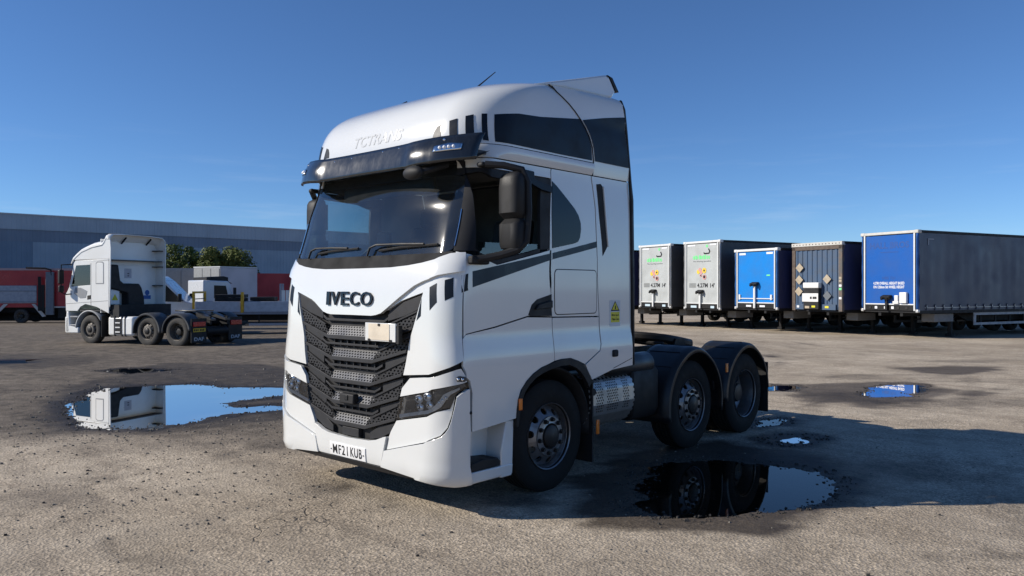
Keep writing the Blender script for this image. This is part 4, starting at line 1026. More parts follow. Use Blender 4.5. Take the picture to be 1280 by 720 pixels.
# cab floor, back, ceiling and what is inside
MB().box(-1.17, 1.17, .35, 2.02, 1.28, 1.34).build('cab_floor', M_TRIM, T)
MB().box(-1.2, 1.2, 2.03, 2.06, 1.2, 2.93).build('cab_back', M_CABGREY, T)
MB().box(-1.2, 1.2, .45, 2.03, 2.95, 2.98).build('cab_ceiling', M_CABGREY, T)
MB().prism([(.25, 1.95), (.33, 2.10), (.62, 2.10), (.78, 2.02), (.80, 1.6), (.25, 1.6)], 'x', -1.15, 1.15).build('dashboard', M_TRIM, T, bevel=.03)
MB().prism([(.50, 2.84), (1.0, 2.80), (1.05, 2.94), (.50, 2.94)], 'x', -1.15, 1.15).build('overhead_locker', M_CABGREY, T, bevel=.03)
for x in (-.62, .62):
    b = MB(); b.box(x - .25, x + .25, .95, 1.42, 1.72, 1.88); seat = b.build('seat', M_SEAT, T, bevel=.05)
    b = MB(); b.prism([(1.36, 1.80), (1.50, 1.80), (1.60, 2.50), (1.50, 2.52)], 'x', x - .24, x + .24); b.build('backrest', M_SEAT, seat, bevel=.05)
    b = MB(); b.box(x - .13, x + .13, 1.51, 1.61, 2.50, 2.70); b.build('headrest', M_SEAT, seat, bevel=.04)
sw = MB(); cx, cy, cz = -.62, .80, 2.13; ring = []
for i in range(29):
    a = 2 * math.pi * i / 28; ring.append((cx + .225 * math.cos(a), cy + .225 * math.sin(a) * .60, cz + .225 * math.sin(a) * .80))
sw.tube(ring, .017, 8); sw.box(cx - .2, cx + .2, cy - .02, cy + .02, cz - .03, cz + .03)
sw.build('steering_wheel', M_BLACK, T)
MB().prism([(-.15, 2.08), (.02, 2.08), (.03, 2.36), (-.13, 2.37)], 'y', .46, .52).build('dash_display', M_TRIM, T, bevel=.02)
MB().box(.33, .43, .50, .56, 2.08, 2.26).build('dash_holder', M_TRIM, T, bevel=.02)
MB().box(-.70, .62, .50, .53, 2.68, 2.82).build('sun_blind', mat('tinted_blind', (0.02, 0.03, 0.035), 0.5), T, bevel=.015)
# chassis
for s in (1, -1):
    MB().box(*((.36, .44) if s > 0 else (-.44, -.36)), .75, 6.05, .74, 1.02).build('chassis_rail', M_CHASSIS, T, bevel=.01)
for y in (1.4, 3.99, 5.32): MB().cyl((-1.0, y, .5), (1.0, y, .5), .075, n=14).build('axle', M_CHASSIS, T)
MB().cyl((0, 5.32, .52), (0, 5.58, .52), .24, .16, 18).build('differential', M_CHASSIS, T)
for y in (2.6, 3.4, 4.65, 5.95): MB().box(-.36, .36, y - .06, y + .06, .78, .98).build('cross_member', M_CHASSIS, T)
# engine and gearbox mass under the cab
MB().prism([(.55, .55), (.55, 1.22), (2.1, 1.24), (2.9, 1.0), (3.2, .62), (2.2, .45)], 'x', -.36, .36).build('engine', M_VOID, T, bevel=.03)
MB().box(-.95, .95, .25, .45, .50, 1.2).build('radiator', M_VOID, T)
# catwalk, air lines, rear of cab
MB().box(-.55, .55, 2.75, 3.75, 1.03, 1.06).build('catwalk', M_CHASSIS, T)
for k in range(3):
    x = -.25 + .25 * k; MB().tube([(x, 2.70, 2.0), (x, 2.95, 1.5), (x + .05, 3.0, 1.35), (x + .1, 2.9, 1.25), (x + .1, 2.75, 1.4)], .018, 8).build('air_line', mat(('red_hose', 'yellow_hose', 'black_hose')[k], ((.35, .02, .02), (.4, .3, .02), (.02, .02, .02))[k], .5), T)
MB().box(-1.15, 1.15, 2.55, 2.60, 1.1, 1.9).build('rear_bulkhead', M_CHASSIS, T)
# silencer box with pierced cover
sec = [(.75, .99), (1.00, 1.0), (1.10, .975), (1.17, .925), (1.205, .85), (1.215, .70), (1.19, .60), (1.12, .50), (1.0, .44), (.75, .42)]
sb = MB().prism([(x - .02, z) for x, z in sec], 'y', 2.00, 2.72).build('silencer', M_VOID, T)
lens_ = [0]
for (a, b) in zip(sec, sec[1:]): lens_.append(lens_[-1] + math.hypot(b[0] - a[0], b[1] - a[1]))
def onbox(y, l):
    l = min(max(l, 0), lens_[-1] - 1e-6); i = bisect.bisect_right(lens_, l) - 1; t = (l - lens_[i]) / (lens_[i + 1] - lens_[i])
    return (sec[i][0] + t * (sec[i + 1][0] - sec[i][0]), y, sec[i][1] + t * (sec[i + 1][1] - sec[i][1]))
L1, L2 = lens_[3] - .02, lens_[6]
cells(lambda y, l: onbox(y, l), [(1.985, .04), (2.735, .04), (2.735, L1), (1.985, L1)], .066, .056, .018, .016, 'square').build('pierced_cover', M_ALUPERF, sb, smooth=0, solid=.004)
cells(lambda y, l: onbox(y, l), [(1.985, L1 + .008), (2.735, L1 + .008), (2.735, L2 + .1), (1.985, L2 + .1)], .030, .027, .0105, .0088, 'slot', skip=lambda y, l: not (abs(y - 2.14) < .055 or abs(y - 2.36) < .10 or abs(y - 2.60) < .055) or l > L2 - .02).build('pierced_cover', M_ALUPERF, sb, smooth=0, solid=.004)
cells(lambda y, l: onbox(y, l), [(1.985, L2 + .11), (2.735, L2 + .11), (2.735, lens_[-1] - .1), (1.985, lens_[-1] - .1)], .055, .055, .014, .014, 'square').build('pierced_cover', M_ALUPERF, sb, smooth=0, solid=.004)
MB().cyl((1.19, 2.03, .84), (1.225, 2.03, .84), .035, n=14).build('silencer_cap', M_BLACK, sb)
# tanks and boxes behind
MB().prism([(-.52, .40), (-1.12, .40), (-1.20, .48), (-1.20, .98), (-1.12, 1.06), (-.52, 1.06)], 'y', 2.10, 3.32).build('fuel_tank', M_ALU, T, bevel=.04)  # unseen off-side tank, added to block sun leaking under the chassis
MB().prism([(.55, .45), (1.12, .45), (1.17, .55), (1.17, .95), (1.10, 1.05), (.55, 1.05)], 'y', 2.78, 3.30).build('battery_box', M_CHASSIS, T, bevel=.03)
MB().lathe([(.001, 2.35), (.10, 2.36), (.125, 2.40), (.125, 3.20), (.10, 3.24), (.001, 3.25)], (1.05, 0, 1.03), 'y', 20).build('air_tank', M_FENDER, T)
# mudguards
def fender(cy, R, a0, a1, name='mudguard'):
    for s in (1, -1):
        g = []
        for i in range(33):
            a = math.radians(a0 + (a1 - a0) * i / 32)
            r = R * (1 + .05 * max(0, math.cos(2 * (a - math.pi / 2)) - .55))
            c, q = cy - R * math.cos(a), .50 + r * math.sin(a)
            g.append([(s * x, cy - (R - d) * math.cos(a), .50 + (r - d) * math.sin(a)) for x, d in ((.74, .0), (.80, 0), (1.0, 0), (1.17, 0), (1.225, .008), (1.25, .03), (1.255, .065))])
        o = MB().sheet(g).build(name, M_FENDER, T, solid=.012)
        for k in range(5):
            a = math.radians(a0 + (a1 - a0) * (.28 + .11 * k)); r = R * (1 + .05 * max(0, math.cos(2 * (a - math.pi / 2)) - .55)) + .006
            rb_ = MB().tube([(s * .78, cy - r * math.cos(a), .5 + r * math.sin(a)), (s * 1.18, cy - r * math.cos(a), .5 + r * math.sin(a))], .006, 6); rb_.build('rib', M_FENDER, o)
fender(3.99, .655, -12, 192)
fender(5.32, .635, -4, 178)
MB().box(.76, 1.15, 4.60, 4.70, .60, .80).build('mudguard_joint', M_FENDER, T, bevel=.01)
# fifth wheel
fw = MB()
pts = []
for i in range(25):
    a = math.radians(-150 + 300 * i / 24 + 180); pts.append((.46 * math.sin(a) * 1.0, 4.92 + .44 * math.cos(a)))
pts = [(.46, 4.9), (.45, 4.7), (.36, 4.52), (.2, 4.43), (0, 4.40), (-.2, 4.43), (-.36, 4.52), (-.45, 4.7), (-.46, 4.9), (-.44, 5.15), (-.40, 5.45), (-.16, 5.52), (-.05, 5.1), (.05, 5.1), (.16, 5.52), (.40, 5.45), (.44, 5.15)]
fw.prism(pts, 'z', 1.13, 1.245); fw.v = [(x, y, z - (y - 4.75) * .14) for x, y, z in fw.v]; f5 = fw.build('fifth_wheel', M_CHASSIS, T, bevel=.035)
for s in (1, -1):
    MB().prism([(4.75, 1.02), (5.15, 1.02), (5.05, 1.19), (4.85, 1.19)], 'x', s * .38, s * .48).build('pedestal', M_CHASSIS, f5)
MB().tube([(-.4, 4.6, 1.17), (.30, 4.5, 1.15), (.5, 4.5, 1.15)], .018, 6).build('release_handle', M_CHASSIS, f5)
MB().box(-1.1, 1.1, 5.98, 6.05, .72, .92).build('rear_beam', M_CHASSIS, T, bevel=.01)
for s in (1, -1):
    MB().box(*((.72, 1.12) if s > 0 else (-1.12, -.72)), 6.05, 6.09, .76, .90).build('tail_lamp', M_RED, T, bevel=.01)
# wheels
STEER = wheel_parts('steer', M_RIM, M_RUBBER); DRIVE = wheel_parts('drive', M_RIM, M_RUBBER)
for s in (1, -1):
    add_wheel(T, STEER, s * 1.195, 1.40, .50, s)
    add_wheel(T, STEER, s * 1.195, 3.99, .50, s)
    add_wheel(T, DRIVE, s * 1.215, 5.32, .50, s, dual=True)

# ---------------------------------------------------------------- helpers for things standing in the yard
def thing(name, X, D, c, s, label, cat, group=None, dz=0.0):
    """an Empty at a yard point; local +Y runs along (c, s)"""
    l = math.hypot(c, s); c, s = c / l, s / l
    x, y = yard(X, D)
    o = empty(name, (x, y, fall(X, D) + dz), yrot(c, s))
    return tag(o, label, cat, group)
def part(name, m, root, *boxes, bevel=0.0):
    b = MB()
    for q in boxes: b.box(*q)
    return b.build(name, m, root, bevel=bevel)
def arch_sheet(cy, cz, R, a0, a1, x0, x1, n=20, flat=0.0):
    return [[(x, cy - R * math.cos(a), cz + min(R * math.sin(a), R - flat)) for x in (x0, x1)] for a in [math.radians(a0 + (a1 - a0) * i / n) for i in range(n + 1)]]

STEER2 = wheel_parts('steer', M_RIMDULL, M_RUBBERD); DRIVE2 = wheel_parts('drive', M_RIMDULL, M_RUBBERD)

# ---------------------------------------------------------------- the other tractor unit, seen from behind
A = thing('tractor_unit', -15.79, 29.13, .925, -.38, 'smaller white tractor unit with hollow roof fairing seen from behind on the left', 'truck')
M_W2 = mat('aged_white_paint', (0.82, 0.82, 0.79), 0.35, coat=0.2, var=0.35, scale=1.5, dirt=(0.62, 0.60, 0.55))
M_GREYPL = mat('grey_bumper_plastic', (0.30, 0.31, 0.32), 0.5, var=0.2)
NB0 = len(col.objects)
# cab shell: side plates with window openings, front, roof
for s in (1, -1):
    X = s * 1.22
    def plate(name, poly, m, d=.03, bevel=.01): return MB().prism(poly, 'x', X - s * d, X).build(name, m, A, bevel=bevel)
    plate('cab_side', [(.22, 1.15), (.20, 1.72), (.40, 2.02), (1.44, 2.08), (1.44, 2.80), (1.50, 2.92), (2.34, 2.98), (2.34, 1.08), (1.76, 1.30), (1.20, 1.40), (.95, 1.30), (.80, 1.15)], M_W2)
    plate('window_pillar', [(.40, 2.02), (.62, 2.86), (.70, 2.95), (2.34, 3.0), (2.34, 2.92), (1.5, 2.9), (1.44, 2.79), (.74, 2.77), (.50, 2.03)], M_W2)
    plate('door_window', [(.50, 2.03), (.74, 2.77), (1.44, 2.79), (1.44, 2.08)], G_SIDE, .008, 0)
    plate('vent_panel', [(1.74, 2.14), (1.74, 2.82), (1.80, 2.86), (2.02, 2.86), (2.08, 2.82), (2.08, 2.14)], M_W2, .012).location.x = s * .008
    plate('vent_groove', [(1.71, 2.11), (1.71, 2.85), (1.78, 2.90), (2.04, 2.90), (2.11, 2.85), (2.11, 2.11)], M_GREYPL, .01, 0).location.x = s * .002
    plate('door_handle', [(1.30, 1.56), (1.30, 1.70), (1.46, 1.72), (1.46, 1.58)], M_VOID, .02, 0).location.x = s * .006
    plate('door_pocket', [(.62, 1.78), (.95, 1.60), (1.22, 1.62), (1.30, 1.86), (1.0, 1.98), (.70, 2.0)], M_GREYPL, .012, .006).location.x = s * .006
    # shut lines as thin grooves
    plate('shut_line', [(1.47, 1.36), (1.485, 1.36), (1.485, 2.84), (1.47, 2.84)], M_VOID, .004, 0).location.x = s * .002
    plate('shut_line', [(.24, 1.40), (2.30, 1.52), (2.30, 1.53), (.24, 1.41)], M_VOID, .004, 0).location.x = s * .002
    # roof fairing side
    plate('roof_fairing_side', [(.52, 2.97), (.64, 3.08), (.99, 3.28), (1.48, 3.44), (2.00, 3.52), (2.18, 3.74), (2.40, 3.72), (2.44, 3.35), (2.42, 2.6), (2.40, 1.35), (2.36, 1.28), (2.36, 3.0)], M_W2, .03, .012)
    # bumper, steps, arch
    plate('bumper_side', [(.22, .36), (.20, .62), (.24, 1.13), (.36, 1.13), (.40, .62), (.84, .56), (.84, .36)], M_W2, .5, .03)
    for z in (.62, .92): MB().box(*sorted((X - s * .3, X - s * .01)), .40, .80, z, z + .05).build('step', M_GREYPL, A, bevel=.01)
    g = arch_sheet(1.38, .5, .66, 5, 150, X - s * .45, X + s * .01)
    MB().sheet(g).build('wheel_arch', M_GREYPL, A, solid=.05)
    MB().box(*sorted((X - s * .45, X)), 1.98, 2.0, .25, 1.0).build('mudflap', M_BLACK, A)
    # mirrors
    mo = MB().box(*sorted((X + s * .12, X + s * .30)), .18, .30, 2.12, 2.62).build('door_mirror', M_BLACK, A, bevel=.03)
    MB().box(*sorted((X + s * .12, X + s * .30)), .20, .30, 1.82, 2.06).build('lower_mirror', M_BLACK, mo, bevel=.03)
    MB().tube([(X, .55, 2.82), (X + s * .2, .25, 2.80), (X + s * .22, .24, 2.4), (X + s * .2, .24, 1.82), (X + s * .1, .35, 1.74), (X, .50, 1.76)], .022, 6).build('mirror_arm', M_BLACK, mo)
MB().box(-1.19, 1.19, .20, .24, 1.12, 1.80).build('front_panel', M_W2, A, bevel=.01)
MB().prism([(.22, 1.80), (.24, 1.80), (.60, 2.86), (.56, 2.86)], 'x', -1.15, 1.15).build('windscreen', G_SIDE, A)
MB().box(-1.22, 1.22, .16, .40, .36, .95).build('bumper', M_W2, A, bevel=.05)
# roof fairing top: open shell
g = []
for y, z in ((.46, 2.97), (.56, 3.14), (.72, 3.26), (.97, 3.42), (1.48, 3.58), (2.00, 3.655), (2.09, 3.74), (2.18, 3.885), (2.40, 3.865)):
    g.append([(-1.215, y + .02, z - .20), (-1.18, y, z - .09), (-1.06, y - .01, z - .02)] + [(x, y - .02, z + .01) for x in (-.5, 0, .5)] + [(1.06, y - .01, z - .02), (1.18, y, z - .09), (1.215, y + .02, z - .20)])
MB().sheet(g).build('roof_fairing', M_W2, A, solid=.03)
MB().box(-1.19, 1.19, 2.30, 2.33, 1.10, 3.70).build('cab_back', M_W2, A)
MB().box(-1.19, 1.19, 2.325, 2.36, 2.98, 3.04).build('cab_back_rib', M_W2, A, bevel=.01)
MB().box(-.45, .55, 2.325, 2.345, 2.10, 2.80).build('cab_back_panel', M_W2, A, bevel=.02)
MB().box(-1.12, -.55, 2.325, 2.345, 1.40, 1.95).build('cab_back_panel', M_W2, A, bevel=.02)
for x in (-.75, .35): MB().tube([(x, 2.34, 3.58), (x + .04, 2.62, 3.78)], .03, 6).build('fairing_strut', M_BLACK, A)
for z in (3.35, 2.75, 2.05): MB().box(-1.19, -1.02, 2.33, 2.72, z, z + .03).build('fairing_bracket', M_BLACK, A)
MB().box(-1.19, 1.19, .5, 2.3, 1.15, 1.2).build('cab_floor', M_TRIM, A)
MB().box(-1.15, 1.15, .5, 2.3, 2.95, 2.98).build('cab_ceiling', M_CABGREY, A)
for x in (-.6, .6): MB().prism([(1.2, 1.6), (1.4, 1.6), (1.5, 2.5), (1.35, 2.5)], 'x', x - .24, x + .24).build('seat', mat('pale_seat_cover', (.35, .35, .36), .8), A, bevel=.05)
# air intake duct, stickers
MB().prism([(1.10, 1.95), (1.10, 2.74), (.98, 2.80), (.74, 2.80), (.66, 2.25), (.52, 2.14), (-.16, 2.13), (-.26, 2.0), (-.38, 1.62), (-.40, 1.1), (.35, 1.1), (.35, 1.78), (.92, 1.92)], 'y', 2.33, 2.66).build('air_intake', M_BLACK, A, bevel=.04)
MB().box(-1.15, 1.15, 2.34, 2.75, .85, 1.38).build('rear_mount', M_VOID, A)
MB().box(.64, 1.12, 2.335, 2.60, 1.38, 1.92).build('filter_box', M_W2, A, bevel=.03)
MB().prism([(.72, 1.54), (.98, 1.54), (.85, 1.76)], 'y', 2.600, 2.606).build('warning_sticker', M_YEL, A)
ps = MB().box(-.08, .23, 2.345, 2.350, 2.33, 2.68).build('notice', mat('faded_notice', (.5, .5, .54), .6), A)
for z in (2.40, 2.48): MB().box(.02, .10, 2.3505, 2.353, z, z + .03).build('notice_print', M_NAVY, ps)
bl = MB().box(-.95, -.62, 2.345, 2.350, 1.56, 1.70).build('blue_sticker', mat('sticker_blue', (.03, .13, .42), .5), A)
MB().lathe([(.001, 0), (.10, 0), (.10, .006), (.001, .006)], (-.785, 2.346, 1.80), 'y', 18).build('blue_roundel', MATS['sticker_blue'], A)
for o in [q for q in col.objects if q.parent is A and q.name.split('.')[0] in ('cab_back', 'cab_back_rib', 'cab_back_panel', 'fairing_strut', 'fairing_bracket', 'air_intake', 'filter_box', 'warning_sticker', 'notice', 'blue_sticker', 'blue_roundel')]: o.location.y = -.40
# chassis
for s in (1, -1): MB().box(*sorted((s * .36, s * .44)), .8, 6.15, .72, 1.0).build('chassis_rail', M_CHASSIS, A)
MB().box(-.36, .36, .5, 2.6, .5, 1.1).build('engine', M_VOID, A)
tk = MB().box(.62, 1.16, 2.22, 3.42, .30, .98).build('fuel_tank', M_W2, A, bevel=.08)
for y in (2.52, 2.86, 3.02): MB().box(.61, 1.17, y, y + .05, .29, .99).build('tank_strap', M_HUB, tk)
MB().box(1.12, 1.175, 2.60, 2.84, .36, .90).build('tank_step', M_CHASSIS, tk)
for z in (.42, .58, .74): MB().box(1.15, 1.19, 2.61, 2.83, z, z + .04).build('tank_rung', M_W2, tk)
MB().box(-1.16, -.62, 2.22, 3.42, .30, .98).build('fuel_tank', M_W2, A, bevel=.08)
for cy, a0, a1 in ((4.10, -8, 186), (5.43, -4, 175)):
    for s in (1, -1):
        o = MB().sheet([[(s * x, cy - (.64 - d) * math.cos(a), .5 + (.62 - d) * math.sin(a)) for x, d in ((.70, 0), (1.0, 0), (1.20, .005), (1.24, .03), (1.245, .08))] for a in [math.radians(a0 + (a1 - a0) * i / 24) for i in range(25)]]).build('mudguard', mat('faded_mudguard', (.06, .062, .066), .5, var=.3), A, solid=.015)
M_YPLATE = mat('plate_yellow', (0.62, 0.42, 0.02), 0.4)
for s in (1, -1):
    x0, x1 = sorted((s * .52, s * 1.20))
    fl = MB().box(x0, x1, 6.05, 6.08, .15, .95).build('mudflap', M_BLACK, A)
    lettering('DAF', lambda a, b, d, s=s: ((s * .86 + .22) - .44 * a, 6.082 + d, .20 + .12 * b), mat('flap_print', (.4, .42, .46), .6), fl, 0, .03, name='flap_lettering')
    MB().box(*sorted((s * .60, s * 1.14)), 6.08, 6.12, .68, .84).build('tail_lamp', M_RED, A, bevel=.01)
pl = MB().box(.58, 1.12, 6.08, 6.09, .50, .62).build('number_plate', M_YPLATE, A)
for k in range(6): MB().box(.64 + .075 * k + (.03 if k > 2 else 0), .69 + .075 * k + (.03 if k > 2 else 0), 6.09, 6.093, .525, .595).build('plate_character', M_BLACK, pl)
MB().prism([(-.46, 4.9), (-.36, 4.5), (0, 4.4), (.36, 4.5), (.46, 4.9), (.42, 5.5), (.16, 5.75), (.05, 5.2), (-.05, 5.2), (-.16, 5.75), (-.42, 5.5)], 'z', 1.16, 1.21).build('fifth_wheel', mat('greasy_plate', (.09, .085, .08), .35, metal=.4, var=.5), A, bevel=.01)
for s in (1, -1): MB().prism([(5.55, 1.0), (6.2, .86), (6.2, .92), (5.55, 1.14)], 'x', s * .22, s * .46).build('ramp', MATS['greasy_plate'], A)
MB().cyl((-.5, 5.95, .50), (.5, 5.95, .50), .16, n=18).build('air_tank', M_CHASSIS, A)
for y in (1.38, 4.10, 5.43): MB().cyl((-1, y, .5), (1, y, .5), .07).build('axle', M_CHASSIS, A)
for s in (1, -1):
    add_wheel(A, STEER2, s * 1.19, 1.38, .50, s, nuts=False)
    add_wheel(A, STEER2, s * 1.19, 4.10, .50, s, nuts=False)
    add_wheel(A, DRIVE2, s * 1.205, 5.43, .50, s, dual=True, nuts=False)

# ---------------------------------------------------------------- parked semi-trailers
def plain_wheel(root, x, y, z, s=1):
    lst, nut, nr = DRIVE2
    wo = put(bpy.data.objects.new('wheel', lst[0][1]), root); wo.location = (x, y, z); wo.rotation_euler = (0, 0, 0 if s > 0 else math.pi)
    for nme, me in lst[1:]: put(bpy.data.objects.new(nme, me), wo)
    return wo
def curtain_mat(name, c, rough=.45, dirt=None):
    m = mat(name, c, rough, var=.5, scale=1.2, dirt=dirt or [k * .6 for k in c], bump=.0)
    return m
BUCK = MB().box(-.012, .012, -.022, .022, -.12, .10).mesh('buckle_strap', mat('strap_web', (.02, .025, .05), .6))
BUCKM = MB().box(-.008, .012, -.014, .014, -.03, .04).mesh('buckle', mat('buckle_steel', (.45, .45, .45), .35, metal=.7))
def trailer(X, D, top, bot, label, curt, front, post, rail, length=13.6, ang=.5, kind='curtain', wrap=None, buckles=False, guard_m=None, rails_lit=False):
    c, s = math.sqrt(1 - ang * ang), ang
    ex = (s, -c)
    rX, rD = X - 1.265 * ex[0], D - 1.265 * ex[1]
    R_ = thing('semi_trailer', rX, rD, c, s, label, 'trailer', None)
    g = fall(rX, rD); zt, zb = top - g, bot - g
    H = zt - zb
    W = 1.265
    # front
    fw = part('front_wall', front, R_, (-1.06, 1.06, .03, .08, zb + .12, zt - .14))
    if kind != 'container':
        part('front_sill', M_CHASSIS, R_, (-1.09, 1.09, .0, .10, zb, zb + .22), bevel=.01)
        part('sill_strip', post, R_, (-1.06, 1.06, -.012, 0.02, zb + .225, zb + .27))
        for q in (-1, 1):
            part('corner_post', post, R_, (*sorted((q * 1.07, q * 1.135)), -.02, .06, zb, zt - .10), bevel=.012)
            part('post_gap', M_VOID, R_, (*sorted((q * 1.136, q * 1.17)), .02, .06, zb + .02, zt - .10))
            # curtain end wrapped round the pole
            rows = []
            for k in range(19):
                z = zb + .05 + (H - .17) * k / 18
                rows.append([(q * (1.175 + .045 * t / 3 + .006 * math.sin(9 * z + 3 * t + q)), .015 - .03 * math.sin(math.pi * t / 6) + .004 * math.sin(14 * z), z) for t in range(4)] + [(q * W, .05, z)])
            MB().sheet(rows).build('curtain_end', wrap or curt, R_, solid=.01)
            part('corner_casting', M_ALU, R_, (*sorted((q * 1.15, q * 1.27)), -.02, .10, zb - .06, zb + .06), bevel=.02)
        part('front_rail', rail, R_, (-1.27, 1.27, -.02, .16, zt - .11, zt), bevel=.02)
        for q in (-1, 1): part('rail_cap', rail, R_, (*sorted((q * 1.10, q * 1.285)), -.035, .20, zt - .125, zt + .012), bevel=.03)
    # sides
    for q in (-1, 1):
        n = 90; rows = []
        for k in range(9):
            z = zb + .02 + (H - .13) * k / 8
            wv = math.sin(math.pi * k / 8)
            rows.append([(q * (W + .010 * wv * math.sin(6.28 * y / .62 + q) + .016 * wv * math.sin(6.28 * y / 2.9) + (.012 * math.sin(9 * z + 16 * y) * math.exp(-y * 2.2))), y, z) for y in [.05 + (length - .1) * i / n for i in range(n + 1)]])
        cu = MB().sheet(rows).build('curtain', curt, R_)
        part('side_rail', rail if rails_lit else M_CHASSIS, R_, (*sorted((q * (W - .02), q * (W + .015))), .10, length, zt - .10, zt - .005))
        part('side_raile', M_CHASSIS, R_, (*sorted((q * (W - .06), q * (W + .004))), .10, length, zb - .10, zb + .02)).name = 'floor_rail'
        if q > 0 and buckles:
            nb = int((length - .5) / .52)
            for i in range(nb):
                y = .45 + .52 * i
                b = put(bpy.data.objects.new('buckle_strap', BUCK), cu); b.location = (W + .022, y, zb + .15)
                b2 = put(bpy.data.objects.new('buckle', BUCKM), cu); b2.location = (W + .034, y, zb + .17)
            part('load_strip', MATS['buckle_steel'], cu, (W + .014, W + .02, .35, length - .2, zb + .115, zb + .135))
    part('roof', mat('roof_skin', (.45, .45, .45), .6), R_, (-1.25, 1.25, .05, length, zt - .03, zt - .012))
    part('rear_doors', M_ALU, R_, (-1.25, 1.25, length - .04, length, zb, zt - .05))
    part('deck', M_CHASSIS, R_, (-1.2, 1.2, .06, length, zb - .08, zb))
    for q in (-1, 1):
        MB().prism([(.1, zb - .22), (3.6, zb - .24), (4.2, zb - .48), (length, zb - .48), (length, zb - .08), (.1, zb - .08)], 'x', q * .42, q * .54).build('chassis_beam', M_CHASSIS, R_)
        leg = part('landing_leg', M_CHASSIS if not buckles else M_CHASSIS, R_, (*sorted((q * .74, q * .88)), 2.55, 2.69, .12, zb - .08), bevel=.01)
        part('leg_foot', M_CHASSIS, leg, (*sorted((q * .68, q * .94)), 2.50, 2.74, .0, .12), bevel=.015)
        MB().tube([(q * .8, 2.62, zb - .5), (q * .5, 3.6, zb - .2)], .03, 6).build('leg_brace', M_CHASSIS, leg)
        gm_ = guard_m or mat('side_guard_paint', (.10, .10, .10), .5)
        sg = part('side_guard', gm_, R_, (*sorted((q * 1.20, q * 1.24)), 3.5, 7.6, .86, .96), (*sorted((q * 1.20, q * 1.24)), 3.5, 7.6, .46, .56), (*sorted((q * 1.20, q * 1.24)), 3.5, 3.64, .565, .855))
        for y in (4.0, 5.0, 6.0, 7.0): part('guard_post', M_CHASSIS, sg, (*sorted((q * 1.13, q * 1.19)), y, y + .06, .46, zb - .1))
        for y in (8.6, 9.9, 11.2):
            plain_wheel(R_, q * 1.20, y, .50, q)
            MB().sheet(arch_sheet(y, .5, .58, 25, 155, q * .85, q * 1.22, 10)).build('mudguard', M_BLACK, R_, solid=.015)
    for y in (8.6, 9.9, 11.2): MB().cyl((-1, y, .5), (1, y, .5), .07).build('axle', M_CHASSIS, R_)
    part('pallet_locker', mat('locker_grey', (.18, .18, .18), .6), R_, (.55, 1.10, 1.2, 2.4, zb - .45, zb - .12), bevel=.02)
    part('leg_cross_shaft', M_CHASSIS, R_, (-.78, .78, 2.60, 2.64, .62, .68))
    return R_, zb, zt

M_POST = mat('pale_post_paint', (.66, .67, .66), .4, var=.3, dirt=(.45, .43, .40))
M_RAILA = mat('weathered_rail', (.55, .54, .50), .5, var=.6, scale=5, dirt=(.36, .34, .29))
M_GREYF = mat('grey_front_panel', (.44, .46, .45), .45, var=.25, scale=1.5)
M_DARKC = curtain_mat('charcoal_curtain', (.045, .047, .052), .5)
M_WRAPG = curtain_mat('grey_curtain', (.42, .43, .43), .5)
M_BLUEF = mat('bright_blue_panel', (.007, .20, .60), .35, var=.2, scale=1.3)
M_BLUEW = curtain_mat('blue_curtain', (.03, .14, .40), .45, dirt=(.09, .18, .36))
M_NAVYC = curtain_mat('navy_curtain', (.018, .026, .085), .5)
M_ROYAL = mat('royal_blue_panel', (.010, .092, .37), .32, var=.18, scale=1.2)
M_ROYALW = curtain_mat('royal_blue_curtain', (.010, .085, .31), .42)
M_GREYC = curtain_mat('blue_grey_curtain', (.052, .060, .092), .42, dirt=(.034, .042, .072))
M_LOGOG = mat('logo_green', (.18, .72, .26), .5); M_LOGOY = mat('logo_yellow', (.75, .52, .05), .5); M_LOGOP = mat('logo_pink', (.60, .30, .27), .5)
M_INK = mat('black_print', (.02, .02, .022), .5); M_PRINTW = mat('white_print', (.75, .76, .78), .5)
def front_text(root, s, x0, x1, z0, z1, m, y=.026, bold=.02):
    return lettering(s, lambda a, b, d: (x0 + (x1 - x0) * a, y, z0 + (z1 - z0) * b), m, root, 0, bold)
def coupling(root, zb, m=None, h=.75, x=0.0):
    """the air and electric coupling stand on the front wall"""
    p = part('coupling_post', m or M_POST, root, (x - .05, x + .05, -.10, -.03, zb + .0, zb + h), bevel=.01)
    MB().prism([(-.16, zb + h), (.0, zb + h + .06), (.0, zb + h + .20), (-.20, zb + h + .12)], 'x', x - .20, x + .20).build('coupling_head', M_CHASSIS, p, bevel=.02)
    for q in (-.1, .1): MB().cyl((x + q, -.18, zb + h + .06), (x + q, -.24, zb + h + .02), .05, n=10).build('coupling', M_HUB, p)
    return p
